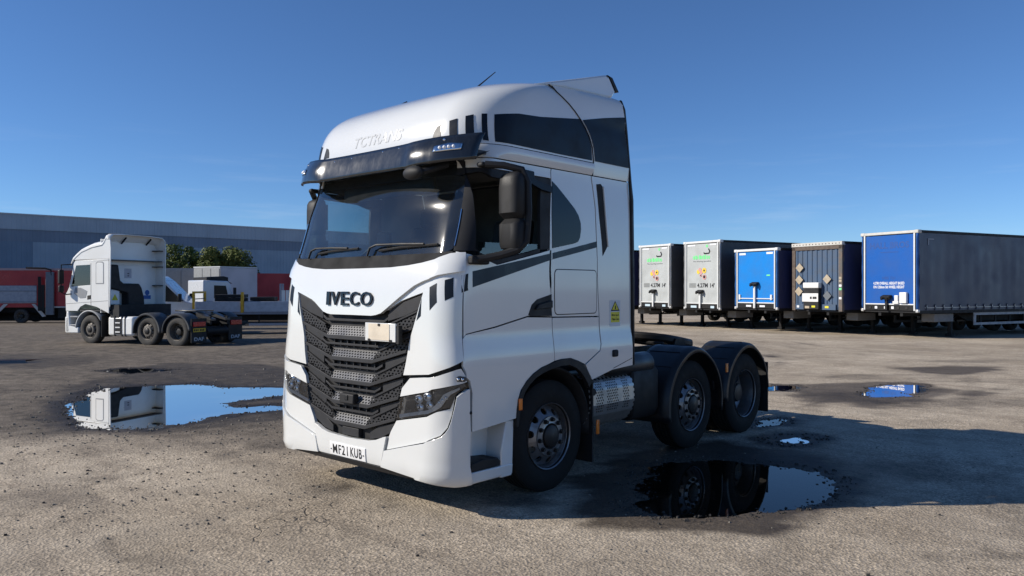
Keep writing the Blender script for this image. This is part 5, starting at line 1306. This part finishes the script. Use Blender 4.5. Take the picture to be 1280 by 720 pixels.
# two grey trailers with green and yellow marks
for i, (X, D, top, bot, lab) in enumerate(((8.13, 39.73, 4.15, .89, 'grey-fronted trailer with green and yellow marks, farther of the two alike'), (9.98, 37.17, 4.19, .87, 'grey-fronted trailer with green and yellow marks, next to the bright blue trailer'))):
    r, zb, zt = trailer(X, D, top, bot, lab, M_DARKC, M_GREYF, M_POST, M_POST, wrap=M_WRAPG)
    r['group'] = 'grey-fronted trailers in the parked row'
    # wordmark blocks, strap line, black figure, petals
    for k, w in enumerate((.10, .12, .07, .12, .10, .11, .09, .10, .08)):
        x = -.62 + .135 * k; h = (.17, .20, .16, .21, .17, .19, .22, .17, .16)[k]
        MB().prism(rrect(x, x + w, zt - .90, zt - .90 + h, .03, 3), 'y', .022, .027).build('wordmark_block', M_LOGOG, r)
    front_text(r, 'The recycling specialists', -.62, .62, zt - 1.05, zt - .97, M_INK, bold=0)
    MB().tube([(.14, .02, zt - .58), (.18, .02, zt - .63), (.34, .02, zt - .62), (.48, .02, zt - .62), (.54, .02, zt - .52), (.46, .02, zt - .40)], .03, 6).build('figure_mark', M_INK, r)
    MB().lathe([(.001, 0), (.07, 0), (.07, .006), (.001, .006)], (.34, .02, zt - .26), 'y', 14).build('dot_mark', M_LOGOG, r)
    for k, (x, z, q, m) in enumerate(((-.25, -1.52, .11, M_LOGOY), (-.04, -1.54, .10, M_LOGOP), (.16, -1.46, .14, M_LOGOY), (-.14, -1.42, .10, M_LOGOP), (.17, -1.78, .13, M_LOGOP), (-.08, -1.70, .07, M_LOGOP))):
        o = MB().lathe([(.001, 0), (q, 0), (q, .004), (.001, .004)], (x, .018 - .001 * k, zt + z), 'y', 12).build('petal_mark', m, r)
    for x, z, q in ((.16, -1.46, .05), (.17, -1.77, .08), (-.08, -1.70, .035)): MB().lathe([(.001, 0), (q, 0), (q, .004), (.001, .004)], (x, .008, zt + z), 'y', 10).build('petal_centre', M_INK, r)
    for k in range(4): part('small_print', M_INK, r, (-.90, -.42, .024, .028, zb + 1.20 - .055 * k, zb + 1.222 - .055 * k))
    front_text(r, '4.27M', -.34, .40, zb + 1.02, zb + 1.24, M_INK, bold=.03)
    front_text(r, "14'", .56, .86, zb + 1.02, zb + 1.24, M_INK, bold=.03)
    coupling(r, zb, M_POST, .72, -.05)
    for x0, x1 in ((-.75, -.35), (.62, .86)): part('front_plate', mat('sky_plate', (.5, .62, .68), .4), r, (x0, x1, -.01, .0, zb + .02, zb + .13))
    for x0, x1 in ((-1.0, -.45), (.55, .98)): part('clearance_strip', M_PRINTW, r, (x0, x1, .015, .03, zt - .24, zt - .17))
# the one mostly hidden behind the foreground truck
r, zb, zt = trailer(6.35, 42.2, 3.95, .9, 'navy trailer with white top rail half hidden behind the foreground truck', M_NAVYC, mat('pale_front_panel', (.5, .5, .5), .5), M_POST, M_POST)
# bright blue
r, zb, zt = trailer(11.71, 34.21, 3.65, .95, 'low trailer with bright blue front panel and white posts', M_NAVYC, M_BLUEF, M_POST, M_POST, wrap=M_BLUEW)
coupling(r, zb, M_POST, 1.0, 0.0)
part('tie_bar', M_POST, r, (-1.0, .98, -.02, .015, zb + .42, zb + .46)); part('tie_bracket', M_POST, r, (-1.0, -.90, -.03, .02, zb + .38, zb + .62), bevel=.01); part('tie_bracket', M_POST, r, (.86, .96, -.03, .02, zb + .38, zb + .62), bevel=.01)
for x0, x1 in ((-.55, -.25), (.25, .55)): part('front_plate', M_PRINTW, r, (x0, x1, -.012, .0, zb + .06, zb + .14))
part('green_tag', M_LOGOG, r, (.62, .82, .02, .03, zb + 1.46, zb + 1.52))
for x0, x1 in ((-.98, -.6), (.62, .98)): part('clearance_strip', M_PRINTW, r, (x0, x1, .015, .03, zt - .26, zt - .17))
# rusty, corrugated
M_RUST = mat('rusty_steel', (.105, .078, .06), .75, var=.8, scale=7, dirt=(.07, .05, .04), bump=.2)
M_CORR = mat('weathered_navy_steel', (.042, .082, .150), .55, var=.7, scale=3.2, dirt=(.06, .076, .098), bump=.08)
r, zb, zt = trailer(13.63, 32.0, 3.81, .94, 'rusty dark blue trailer with ribbed front and tilted square placards', M_NAVYC, M_CORR, M_CORR, M_RUST, kind='container')
xs_ = []; x = -1.10
prof = []
while x < 1.08:
    prof += [(x, .0), (x + .10, .0), (x + .135, .045), (x + .215, .045), (x + .25, .0)]; x += .25
rib = MB().sheet([[(a, b, z) for a, b in prof] for z in (zb + .02, zt - .30)]).build('ribbed_front', M_CORR, r, smooth=20)
for q in (-1, 1): part('corner_post', M_RUST if q < 0 else mat('scuffed_post', (.09, .085, .08), .7, var=.7, scale=6, dirt=(.2, .13, .09)), r, (*sorted((q * 1.09, q * 1.27)), -.03, .12, zb - .05, zt - .02), bevel=.012)
hd = part('front_header', M_RUST, r, (-1.27, 1.27, -.03, .14, zt - .32, zt - .16), bevel=.01)
part('top_rail', M_RAILA, hd, (-1.28, 1.28, -.05, .16, zt - .155, zt + .0), bevel=.01)
for k in range(15): part('rivet_notch', M_RUST, hd, (-1.18 + .165 * k, -1.14 + .165 * k, -.058, -.05, zt - .10, zt - .06))
M_PLAC = mat('faded_placard', (.42, .35, .25), .6, var=.3)
for x, z, m in ((-.84, zb + 1.80, M_PLAC), (-.86, zb + 1.28, M_PLAC), (-.88, zb + .78, M_PLAC), (.56, zb + 1.30, M_PLAC), (.57, zb + .60, mat('grey_placard', (.12, .135, .15), .6))):
    o = MB().box(-.145, .145, -.012, .012, -.145, .145).build('diamond_placard', m, r); o.location = (x, -.06, z); o.rotation_euler = (0, math.radians(45), 0)
mu = part('service_unit', M_VOID, r, (-.52, .26, -.22, -.04, zb + .02, zb + 1.12), bevel=.02)
part('unit_top', M_OFFWHITE, mu, (-.53, .27, -.24, -.02, zb + .92, zb + 1.16), bevel=.03)
part('unit_cover', M_OFFWHITE, mu, (-.56, .26, -.245, -.225, zb + .34, zb + .70), bevel=.01)
for x in (-.1, .04, .14): part('unit_gauge', M_INK, mu, (x - .05, x + .04, -.252, -.246, zb + .46, zb + .56))
part('unit_tray', M_PLAC, mu, (-.42, -.20, -.235, -.222, zb + .06, zb + .16)); part('unit_tray', M_YEL, mu, (-.08, .10, -.235, -.222, zb + .10, zb + .18))
for z, m in ((1.30, M_PLAC), (1.18, M_PLAC), (.98, M_PRINTW), (.84, M_LOGOG), (.46, M_PRINTW)): part('post_sticker', m, r, (1.12, 1.24, -.036, -.030, zb + z, zb + z + .09))
for x0, x1 in ((-1.06, -.62), (.22, .98)): part('lamp_panel', M_CORR, r, (x0, x1, -.06, -.01, zb + .0, zb + .24), bevel=.01)
part('clearance_lamp', M_YEL, r, (.46, .64, -.07, -.06, zb + .08, zb + .17)); part('clearance_lamp', M_PRINTW, r, (-.98, -.86, -.07, -.06, zb + .08, zb + .17))
# the big blue one on the right
M_GUARD = mat('guard_aluminium', (.34, .35, .36), .5, var=.2)
r, zb, zt = trailer(15.50, 29.6, 4.09, .98, 'tall trailer with royal blue front and grey curtain side at the right', M_GREYC, M_ROYAL, M_POST, M_RAILA, ang=.46, wrap=M_ROYALW, buckles=True, guard_m=M_GUARD)
M_GHOSTB = mat('faded_blue_lettering', (.008, .066, .28), .5)
front_text(r, 'HALL BROS', -.88, .86, zt - .66, zt - .40, M_GHOSTB, bold=.03)
part('ghost_line', M_GHOSTB, r, (-.40, .40, .024, .0275, zt - .82, zt - .79))
front_text(r, 'HBS 721', -.32, .26, zb + 1.22, zb + 1.34, M_GHOSTB, bold=.02)
front_text(r, '4.27M OVERALL HEIGHT BASED', -.72, .66, zb + 1.02, zb + 1.13, M_PRINTW, bold=.025)
front_text(r, 'ON 1250mm 5th WHEEL HEIGHT', -.72, .66, zb + .87, zb + .98, M_PRINTW, bold=.025)
coupling(r, zb, M_CHASSIS, .42, -.06)
bx1 = part('document_box', M_OFFWHITE, r, (.52, .82, -.10, .02, zb + .29, zb + .72), bevel=.02)
part('switch_box', M_OFFWHITE, r, (.28, .43, -.06, .02, zb + .36, zb + .60), bevel=.01); part('switch_box', M_OFFWHITE, r, (.22, .46, -.08, .02, zb + .26, zb + .37), bevel=.01)
for x in (-.9, -.62, -.2, .12, .36, .72): part('front_fitting', M_PRINTW if x in (-.62, .12, -.2) else M_HUB, r, (x, x + .11, -.02, .0, zb + .06, zb + .16))
mk_ = part('curtain_mark', mat('chalk_print', (.30, .32, .36), .6), r, (1.286, 1.290, .55, .90, zt - .36, zt - .32), (1.286, 1.290, .55, .60, zt - .56, zt - .365))

# ---------------------------------------------------------------- warehouse
u_ = (.735, .678)
BX, BD = -59.4 - 45 * u_[0], 90 - 45 * u_[1]
gz = -1.35
bx_, by_ = yard(BX, BD)
WH = empty('warehouse', (bx_, by_, gz), yrot(*u_)); tag(WH, 'long blue-grey clad warehouse with darker band along the back of the yard', 'building')
# local: y along the face, the face looks to +x
M_CLU = mat('upper_cladding', (.40, .45, .50), .55, var=.12, scale=.4)
M_CLB = mat('band_cladding', (.20, .24, .30), .55, var=.12, scale=.4)
M_CLL = mat('lower_cladding', (.31, .375, .44), .55, var=.12, scale=.4)
M_CLD = mat('dark_lower_cladding', (.18, .24, .31), .55, var=.12, scale=.4)
M_RIDGE = mat('eaves_trim', (.55, .56, .58), .5)
LEN = 138.0; zt = 10.54 - gz; z1 = 8.78 - gz; z2 = 7.39 - gz
for m, name, a, b, x in ((M_CLU, 'cladding_panel', z1 + .03, zt, .10), (M_CLB, 'band_panel', z2 + .03, z1, .0), (M_CLL, 'lower_panel', .0, z2, .06)):
    w = 6.9
    for k in range(int(LEN / w)):
        y0, y1 = k * w + .006, (k + 1) * w - .006
        mm = M_CLD if (name == 'lower_panel' and y1 < 52.0) else m
        n = 14; pr = []
        for i in range(n):
            t = y0 + (y1 - y0) * i / n; d = (y1 - y0) / n
            pr += [(x, t), (x, t + d * .6), (x + .035, t + d * .7), (x + .035, t + d * .9)]
        pr.append((x, y1))
        MB().sheet([[(p, q, z) for p, q in pr] for z in (a, b)]).build(name, mm, WH, smooth=20)
MB().box(-40, -.02, 0, LEN, 0, zt - .12).build('structure_box', M_CLD, WH)
MB().box(-.4, .22, -.1, LEN + .1, zt, zt + .14).build('eaves_trim', M_RIDGE, WH)
MB().prism([(-40, zt - .1), (-.3, zt + .02), (-20, zt + .6)], 'y', 0, LEN).build('roof', M_CLU, WH)

# ---------------------------------------------------------------- trees
M_LEAF = mat('leaf_green', (.095, .125, .030), .6, var=.75, scale=1.2, dirt=(.04, .06, .015), spec=.2)
M_LEAF2 = mat('leaf_olive', (.11, .13, .03), .6, var=.7, scale=1.2, dirt=(.06, .075, .018), spec=.2)
M_BARK = mat('bark', (.09, .07, .05), .9, var=.5, bump=.3)
def tree(X, D, H, rw, label, m, seed, n=5200):
    rnd = random.Random(seed)
    t = thing('tree', X, D, 1, 0, label, 'tree', 'trees in front of the warehouse')
    b = MB(); b.tube([(0, 0, -.2), (.05, .02, H * .25), (.0, .1, H * .5), (.08, 0, H * .72)], [.22, .17, .12, .05], 8)
    tips = []
    for k in range(14):
        a = 2 * math.pi * k / 14 + rnd.uniform(-.3, .3); z0 = H * rnd.uniform(.18, .55); r = rw * rnd.uniform(.5, .9)
        p = (r * math.cos(a), r * math.sin(a), z0 + H * rnd.uniform(.12, .32)); b.tube([(0, 0, z0), (p[0] * .5, p[1] * .5, (z0 + p[2]) / 2 + .15), p], [.07, .05, .02], 6); tips.append(p)
    b.build('trunk', M_BARK, t)
    cl = []
    for k in range(64):
        a = rnd.uniform(0, 6.283); q = rnd.uniform(-1, 1); rr = rnd.uniform(.45, 1.0)
        cr = math.sqrt(max(0, 1 - q * q)) * rr
        cl.append((rw * cr * math.cos(a), rw * cr * math.sin(a), H * .56 + H * .36 * q * rr, rnd.uniform(.32, .70) * rw / 2.3))
    V, F = [], []
    for _ in range(n):
        c = cl[rnd.randrange(len(cl))]
        while True:
            d = (rnd.uniform(-1, 1), rnd.uniform(-1, 1), rnd.uniform(-1, 1)); l = math.sqrt(sum(k * k for k in d))
            if .2 < l < 1: break
        l2 = (.65 + .45 * rnd.random()) / l
        p = Vector((c[0] + d[0] * l2 * c[3], c[1] + d[1] * l2 * c[3], c[2] + d[2] * l2 * c[3] * .85))
        nn = Vector((d[0] + rnd.uniform(-.7, .7), d[1] + rnd.uniform(-.7, .7), d[2] + rnd.uniform(-.2, .9))).normalized()
        e = nn.orthogonal().normalized(); w = nn.cross(e); s = rnd.uniform(.06, .15)
        ang = rnd.uniform(0, 6.28); e2 = e * math.cos(ang) + w * math.sin(ang); w2 = nn.cross(e2)
        i = len(V)
        V += [tuple(p + e2 * s), tuple(p + w2 * s * .6), tuple(p - e2 * s), tuple(p - w2 * s * .6 + nn * s * .2)]; F.append((i, i + 1, i + 2, i + 3))
    me = bpy.data.meshes.new('crown'); me.from_pydata(V, [], F); me.materials.append(m); me.update()
    put(bpy.data.objects.new('crown', me), t)
    return t
tree(-31.6, 74, 7.6, 2.4, 'smaller bushy tree just right of the white tractor unit with hollow fairing', M_LEAF, 3, 14000)
tree(-27.6, 73, 7.5, 3.3, 'wider bushy tree in front of the warehouse, right of the smaller tree', M_LEAF2, 5, 22000)

# ---------------------------------------------------------------- red and silver dray lorry, far left
M_DKRED = mat('dark_red_panel', (.42, .018, .022), .35, var=.5, scale=1.4, dirt=(.24, .02, .025))
M_PALEPINK = mat('pale_red_edge', (.42, .28, .28), .5)
M_SILV = mat('silver_panel', (.30, .31, .36), .4, metal=.3, var=.2)
DR = thing('dray_lorry', -44.5, 57.0, .985, .12, 'red and silver high-sided lorry with a tall mast, at the far left', 'lorry')
Lz = 4.0
part('body', M_DKRED, DR, (-1.2, 1.2, 0, 16.5, 1.15, 3.86))
part('top_edge', M_PALEPINK, DR, (-1.24, 1.24, 0, 16.5, 3.86, 4.02))
for y0, y1 in ((2.2, 9.55), (12.05, 14.2), (14.3, 16.4)):
    p = part('silver_side', M_SILV, DR, (1.20, 1.25, y0, y1, 1.45, 2.75), bevel=.02)
    part('side_ledge', mat('silver_dark', (.16, .17, .20), .4, metal=.3), p, (1.25, 1.28, y0, y1, 2.32, 2.38), (1.25, 1.28, y0, y1, 1.52, 1.58))
part('red_door', M_DKRED, DR, (1.2, 1.27, 11.0, 12.0, 1.2, 3.0), bevel=.01)
part('floor_rail', mat('pale_rail', (.5, .48, .46), .5), DR, (1.22, 1.30, 10.4, 16.5, 1.12, 1.22))
part('under_box', M_VOID, DR, (.4, 1.18, 11.0, 16.4, .35, 1.1)); part('under_box', M_VOID, DR, (.4, 1.18, 1.0, 6.6, .45, 1.1))
part('chassis', M_CHASSIS, DR, (-.5, .5, 0, 16.5, .75, 1.12)); part('under_shade_gear', M_VOID, DR, (-1.1, -.6, 0, 16.5, .10, 1.12))  # far-side black block added for the shade and clutter beneath the body
mt = part('mast', mat('mast_grey', (.14, .16, .19), .5), DR, (1.28, 1.45, 10.25, 10.80, .6, 3.75), bevel=.02)
part('mast_channel', M_CHASSIS, mt, (1.45, 1.50, 9.75, 9.95, .9, 3.4), (1.45, 1.50, 9.98, 10.2, .9, 2.8))
MB().tube([(1.4, 8.9, 4.05), (1.4, 10.2, 4.02), (1.4, 10.6, 3.9), (1.4, 10.65, 3.5)], .06, 6).build('mast_pipe', M_CHASSIS, mt)
for y, z in ((6.8, .1),): MB().prism([(6.5, .55), (6.75, .55), (7.6, 1.4), (7.3, 1.4)], 'x', 1.2, 1.26).build('wing_stay', mat('pale_rail', (.5, .48, .46), .5), DR)
MB().prism([(9.2, 1.4), (9.45, 1.4), (10.2, .5), (9.95, .45)], 'x', 1.2, 1.26).build('wing_stay', MATS['pale_rail'], DR)
for y in (8.45, 1.2, 15.4):
    for q in (1, -1): plain_wheel(DR, q * 1.2, y, .5, q)

# ---------------------------------------------------------------- grey box lorry behind the flatbed
BXL = thing('box_trailer', -19.65, 50.0, .5, .866, 'tall grey box trailer with panelled end standing below the trees', 'trailer')
part('box_body', mat('lavender_grey_side', (.52, .48, .51), .45, var=.2, scale=.8), BXL, (-1.25, 1.25, .04, 3.0, 1.0, 3.72))
part('end_frame', mat('frame_grey', (.28, .28, .28), .5), BXL, (-1.27, 1.27, -.02, .04, .98, 3.74))
for x0, x1 in ((-1.2, -.42), (-.38, .40), (.44, 1.2)):
    for z0, z1 in ((1.05, 2.35), (2.40, 3.66)): part('end_panel', mat('end_panel_grey', (.30, .305, .30), .5, var=.2), BXL, (x0, x1, -.05, -.02, z0, z1), bevel=.01)
part('top_rail', M_POST, BXL, (-1.28, 1.28, -.04, 3.0, 3.74, 3.80))
part('chassis', M_CHASSIS, BXL, (-.5, .5, 0, 3.0, .6, .98))
lad = part('ladder', M_ALU, BXL, (.55, .60, -.22, -.17, .9, 3.1), (1.0, 1.05, -.22, -.17, .9, 3.1))
for k in range(6): part('rung', M_ALU, lad, (.60, 1.0, -.21, -.18, 1.1 + .35 * k, 1.13 + .35 * k))
for y in (1.9,):
    for q in (1, -1): plain_wheel(BXL, q * 1.2, y, .5, q)
# a wider pale wall left of it: another box body
BX2 = thing('box_trailer', -22.6, 53.0, .30, -.95, 'weathered pale box trailer seen end-on just behind the white van', 'trailer')
part('box_body', mat('aged_pale_body', (.30, .30, .29), .5, var=.3, scale=.7), BX2, (-1.25, 1.25, -9, 0, 1.0, 3.80))
part('end_frame', MATS['frame_grey'], BX2, (-1.27, 1.27, 0.0, .05, .98, 3.84))
for x0, x1 in ((-1.18, -.03), (.03, 1.18)):
    part('door_leaf', mat('door_leaf_grey', (.27, .275, .27), .5), BX2, (x0, x1, .05, .09, 1.05, 3.70), bevel=.01)
part('chassis', M_CHASSIS, BX2, (-.5, .5, -9, 0, .6, .98))
for q in (1, -1): plain_wheel(BX2, q * 1.2, -1.6, .5, q)

# ---------------------------------------------------------------- white van
V_ = thing('van', -14.55, 38.0, -.97, -.2, 'white panel van facing right, half hidden behind the white tractor unit', 'van')
# local: +y rearwards, nose at y = 0; visible flank is -x
prof = [(.05, .35), (.0, .55), (.03, .95), (.25, 1.12), (.95, 1.28), (1.75, 2.12), (2.0, 2.30), (2.4, 2.38), (4.5, 2.42), (4.62, 2.2), (4.62, .35)]
M_VAN = mat('van_white', (.60, .62, .64), .3, coat=.4, var=.1)
MB().prism(prof, 'x', -.98, .98).build('body', M_VAN, V_, bevel=.05)
M_VGL = mat('van_glass', (.010, .013, .016), .12, spec=.15, var=.1, rvar=.02)
for q in (1, -1):
    MB().prism([(1.02, 1.34), (1.12, 1.36), (1.80, 2.06), (2.10, 2.12), (2.10, 1.30), (1.15, 1.27)], 'x', q * .975, q * .988).build('side_window', M_VGL, V_)
    MB().prism([(2.35, 1.30), (2.35, 2.12), (3.0, 2.14), (3.0, 1.30)], 'x', q * .975, q * .988).build('door_window', M_VGL, V_)
    MB().prism([(2.20, .5), (2.22, .5), (2.22, 2.2), (2.20, 2.2)], 'x', q * .975, q * .984).build('shut_line', M_VOID, V_)
    m_ = MB().box(*sorted((q * 1.0, q * 1.22)), 1.08, 1.2, 1.28, 1.60).build('door_mirror', M_BLACK, V_, bevel=.03)
    MB().box(*sorted((q * .6, q * .9)), .0, .12, .75, .98).build('headlamp', M_CHROME, V_, bevel=.03)
    for y in (1.0, 3.8):
        w = plain_wheel(V_, q * .97, y, .34, q); w.scale = (.7, .68, .68)
MB().prism([(.98, 1.30), (1.0, 1.29), (1.78, 2.11), (1.76, 2.13)], 'x', -.82, .82).build('windscreen', M_VGL, V_)
MB().ball((0, 2.2, 2.44), .09, 10, 6).build('beacon', M_AMBER, V_)

V_.scale = (1.18, 1.18, 1.18)
# ---------------------------------------------------------------- white lorry cab behind the flatbed
K = thing('cab_lorry', -16.0, 43.5, -.72, -.69, 'small white lorry cab with black roof visor behind the flatbed', 'lorry')
MB().prism([(.05, .9), (.0, 1.6), (.25, 2.55), (.40, 2.66), (1.75, 2.70), (1.75, .9)], 'x', -1.05, 1.05).build('cab', M_VAN, K, bevel=.06)
for q in (1, -1):
    MB().prism([(.35, 1.70), (.50, 2.40), (1.15, 2.42), (1.15, 1.72)], 'x', q * 1.05, q * 1.062).build('door_window', M_VGL, K)
    MB().box(*sorted((q * 1.1, q * 1.28)), .0, .12, 1.6, 2.3).build('door_mirror', M_BLACK, K, bevel=.02)
MB().prism([(.02, 1.68), (.045, 1.68), (.24, 2.42), (.215, 2.42)], 'x', -.92, .92).build('windscreen', M_VGL, K)
MB().prism([(.05, 2.52), (.3, 2.64), (.3, 2.86), (.55, 2.92), (1.5, 2.86), (1.5, 2.68), (.4, 2.66)], 'x', -.9, .9).build('roof_visor', M_BLACK, K, bevel=.03)
MB().box(-.45, .45, 1.7, 7.0, .7, 1.0).build('chassis', M_CHASSIS, K)
MB().box(-1.1, 1.1, 2.0, 7.0, 1.0, 1.45).build('tipper_body', M_VOID, K)
for y in (.95, 5.4):
    for q in (1, -1): plain_wheel(K, q * 1.05, y, .48, q)

# ---------------------------------------------------------------- flatbed with dropsides and yellow posts
FB = thing('flatbed_trailer', -14.35, 35.5, .985, .17, 'silver dropside flatbed trailer with yellow posts beside the foreground truck', 'trailer')
M_DROP = mat('dropside_silver', (.40, .42, .48), .4, metal=.3, var=.2)
part('deck', M_CHASSIS, FB, (-1.2, 1.2, 0, 7.2, .92, 1.02))
for y0, y1 in ((.12, 2.05), (2.20, 4.55), (4.65, 7.1)): part('dropside', M_DROP, FB, (1.18, 1.23, y0, y1, 1.03, 1.50), bevel=.01); 
for y0, y1 in ((.12, 3.5), (3.6, 7.1)): part('dropside', M_DROP, FB, (-1.23, -1.18, y0, y1, 1.03, 1.50), bevel=.01)
part('deck_edge', mat('edge_grey', (.20, .21, .24), .5), FB, (1.18, 1.25, 0, 7.2, .92, 1.02))
M_YPOST = mat('yellow_post', (.62, .36, .02), .5, var=.3)
part('stake_post', M_YPOST, FB, (1.10, 1.26, 2.07, 2.18, 1.0, 1.92)); part('stake_post', M_YPOST, FB, (-1.2, -1.1, 3.5, 3.62, 1.0, 1.90)); 
fr = part('headboard', M_YPOST, FB, (-1.2, -1.08, 0, .10, 1.0, 1.95), (1.08, 1.2, 0, .10, 1.0, 1.95), (-1.08, 1.08, 0, .10, 1.86, 1.95))
for k in range(3): part('headboard_bar', mat('bar_dark', (.05, .05, .05), .5), fr, (-1.08, 1.08, .03, .07, 1.15 + .22 * k, 1.19 + .22 * k))
part('side_guard', mat('guard_pale', (.34, .35, .38), .5), FB, (1.14, 1.18, 2.4, 7.1, .42, .52))
for y in (2.8, 4.6, 6.4): part('guard_post', M_CHASSIS, FB, (1.08, 1.13, y, y + .06, .42, .95))
part('chassis_beam', M_CHASSIS, FB, (-.5, .5, 0, 7.2, .62, .92))
for y in (.9, 5.6):
    for q in (1, -1): plain_wheel(FB, q * 1.15, y, .48, q)
lz = fall(-14.35, 35.5) + 1.02
def on_deck(name, m, y0, y1, x0, x1, h, label, cat):
    c, s = .985 / math.hypot(.985, .17), .17 / math.hypot(.985, .17)
    ym, xm = (y0 + y1) / 2, (x0 + x1) / 2
    X_, D_ = -14.35 + c * ym + s * xm, 35.5 + s * ym - c * xm
    wx_, wy_ = yard(X_, D_); o = empty(name, (wx_, wy_, lz), yrot(c, s)); tag(o, label, cat)
    return o, (x1 - x0) / 2, (y1 - y0) / 2
o, hx, hy = on_deck('batten_stack', None, .75, 2.05, -.9, .2, .8, 'black stacked load on the flatbed, left of the yellow post', 'load')
for k in range(5): part('batten', M_VOID, o, (-hx, hx, -hy, hy, .16 * k, .16 * k + .145), bevel=.01)
o, hx, hy = on_deck('batten_stack', None, 2.3, 3.4, -.9, .2, .7, 'black stacked load on the flatbed, right of the yellow post', 'load')
for k in range(4): part('batten', M_VOID, o, (-hx, hx, -hy, hy, .17 * k, .17 * k + .155), bevel=.01)
o, hx, hy = on_deck('slatted_crate', None, 3.75, 4.55, .1, 1.0, 1.2, 'white slatted crate with tall corner posts on the flatbed by the foreground truck', 'crate')
for a in (-1, 1):
    for b in (-1, 1): part('crate_post', M_SILV, o, (a * hx - .04, a * hx + .04, b * hy - .04, b * hy + .04, 0, 1.28))
for k in range(4): part('slat', M_OFFWHITE, o, (hx - .01, hx + .03, -hy + .05 + .18 * k, -hy + .20 + .18 * k, .02, .98))
for k in range(4): part('slat', M_OFFWHITE, o, (-hx + .05 + .2 * k, -hx + .22 + .2 * k, -hy - .03, -hy + .01, .02, .98))

# ---------------------------------------------------------------- red and pink trailers further back
RT = thing('box_trailer', -20.2, 60.0, .93, .37, 'red box trailer with paler front wall, left of the foreground truck', 'trailer')
M_REDS = mat('red_side', (.46, .022, .03), .4, var=.3, scale=.8); M_REDF = mat('sunlit_red_front', (.55, .14, .13), .5, var=.3)  # front red is paler than the side: sunlight put into its colour
part('box_body', M_REDS, RT, (-1.25, 1.25, .05, 13, 1.1, 3.75))
fw_ = part('front_wall', M_REDF, RT, (-1.25, 1.25, 0, .05, 1.1, 3.75))
part('front_bulge', M_REDF, fw_, (-1.2, 1.2, -.10, 0, 3.15, 3.70), bevel=.04)
for x in (-.8, 0, .8): part('front_vent', mat('vent_dark', (.08, .02, .02), .5), fw_, (x - .22, x + .22, -.02, .0, 2.62, 2.86))
for x in (-.95, .95): MB().lathe([(.001, -.02), (.16, -.02), (.16, .0)], (x, -.01, 1.75), 'y', 12).build('front_lamp', M_PALEPINK, fw_)
part('chassis', M_CHASSIS, RT, (-.5, .5, 0, 13, .6, 1.1))
for y in (9.6, 10.9):
    for q in (1, -1): plain_wheel(RT, q * 1.2, y, .5, q)
PK = thing('box_trailer', -22.9, 64.0, .93, .37, 'faded pink trailer glimpsed between the grey box and the red trailer', 'trailer')
part('box_body', mat('faded_pink_side', (.36, .16, .19), .45, var=.2), PK, (-1.25, 1.25, .05, 12, 1.1, 3.72))
part('front_wall', M_REDF, PK, (-1.25, 1.25, 0, .05, 1.1, 3.72)); part('chassis', M_CHASSIS, PK, (-.5, .5, 0, 12, .6, 1.1))
for q in (1, -1): plain_wheel(PK, q * 1.2, 9.0, .5, q)
PC = thing('cab_lorry', -20.3, 57.0, -.6, .8, 'dark lorry cab with curved white roof deflector beside the grey box', 'lorry')
MB().prism([(.05, .9), (.0, 1.7), (.2, 2.9), (1.7, 2.95), (1.7, .9)], 'x', -1.1, 1.1).build('cab', M_NAVY, PC, bevel=.06)
MB().prism([(.25, 2.95), (.45, 3.45), (1.0, 3.75), (1.7, 3.80), (1.7, 3.66), (1.05, 3.6), (.6, 3.3), (.4, 2.95)], 'x', -1.1, 1.1).build('roof_deflector', M_VAN, PC, bevel=.03)
MB().prism([(.02, 1.75), (.04, 1.75), (.2, 2.75), (.17, 2.75)], 'x', -.95, .95).build('windscreen', M_VGL, PC)
MB().box(-.5, .5, 1.7, 5.5, .6, 1.0).build('chassis', M_CHASSIS, PC)
for y in (.9, 4.4):
    for q in (1, -1): plain_wheel(PC, q * 1.1, y, .5, q)
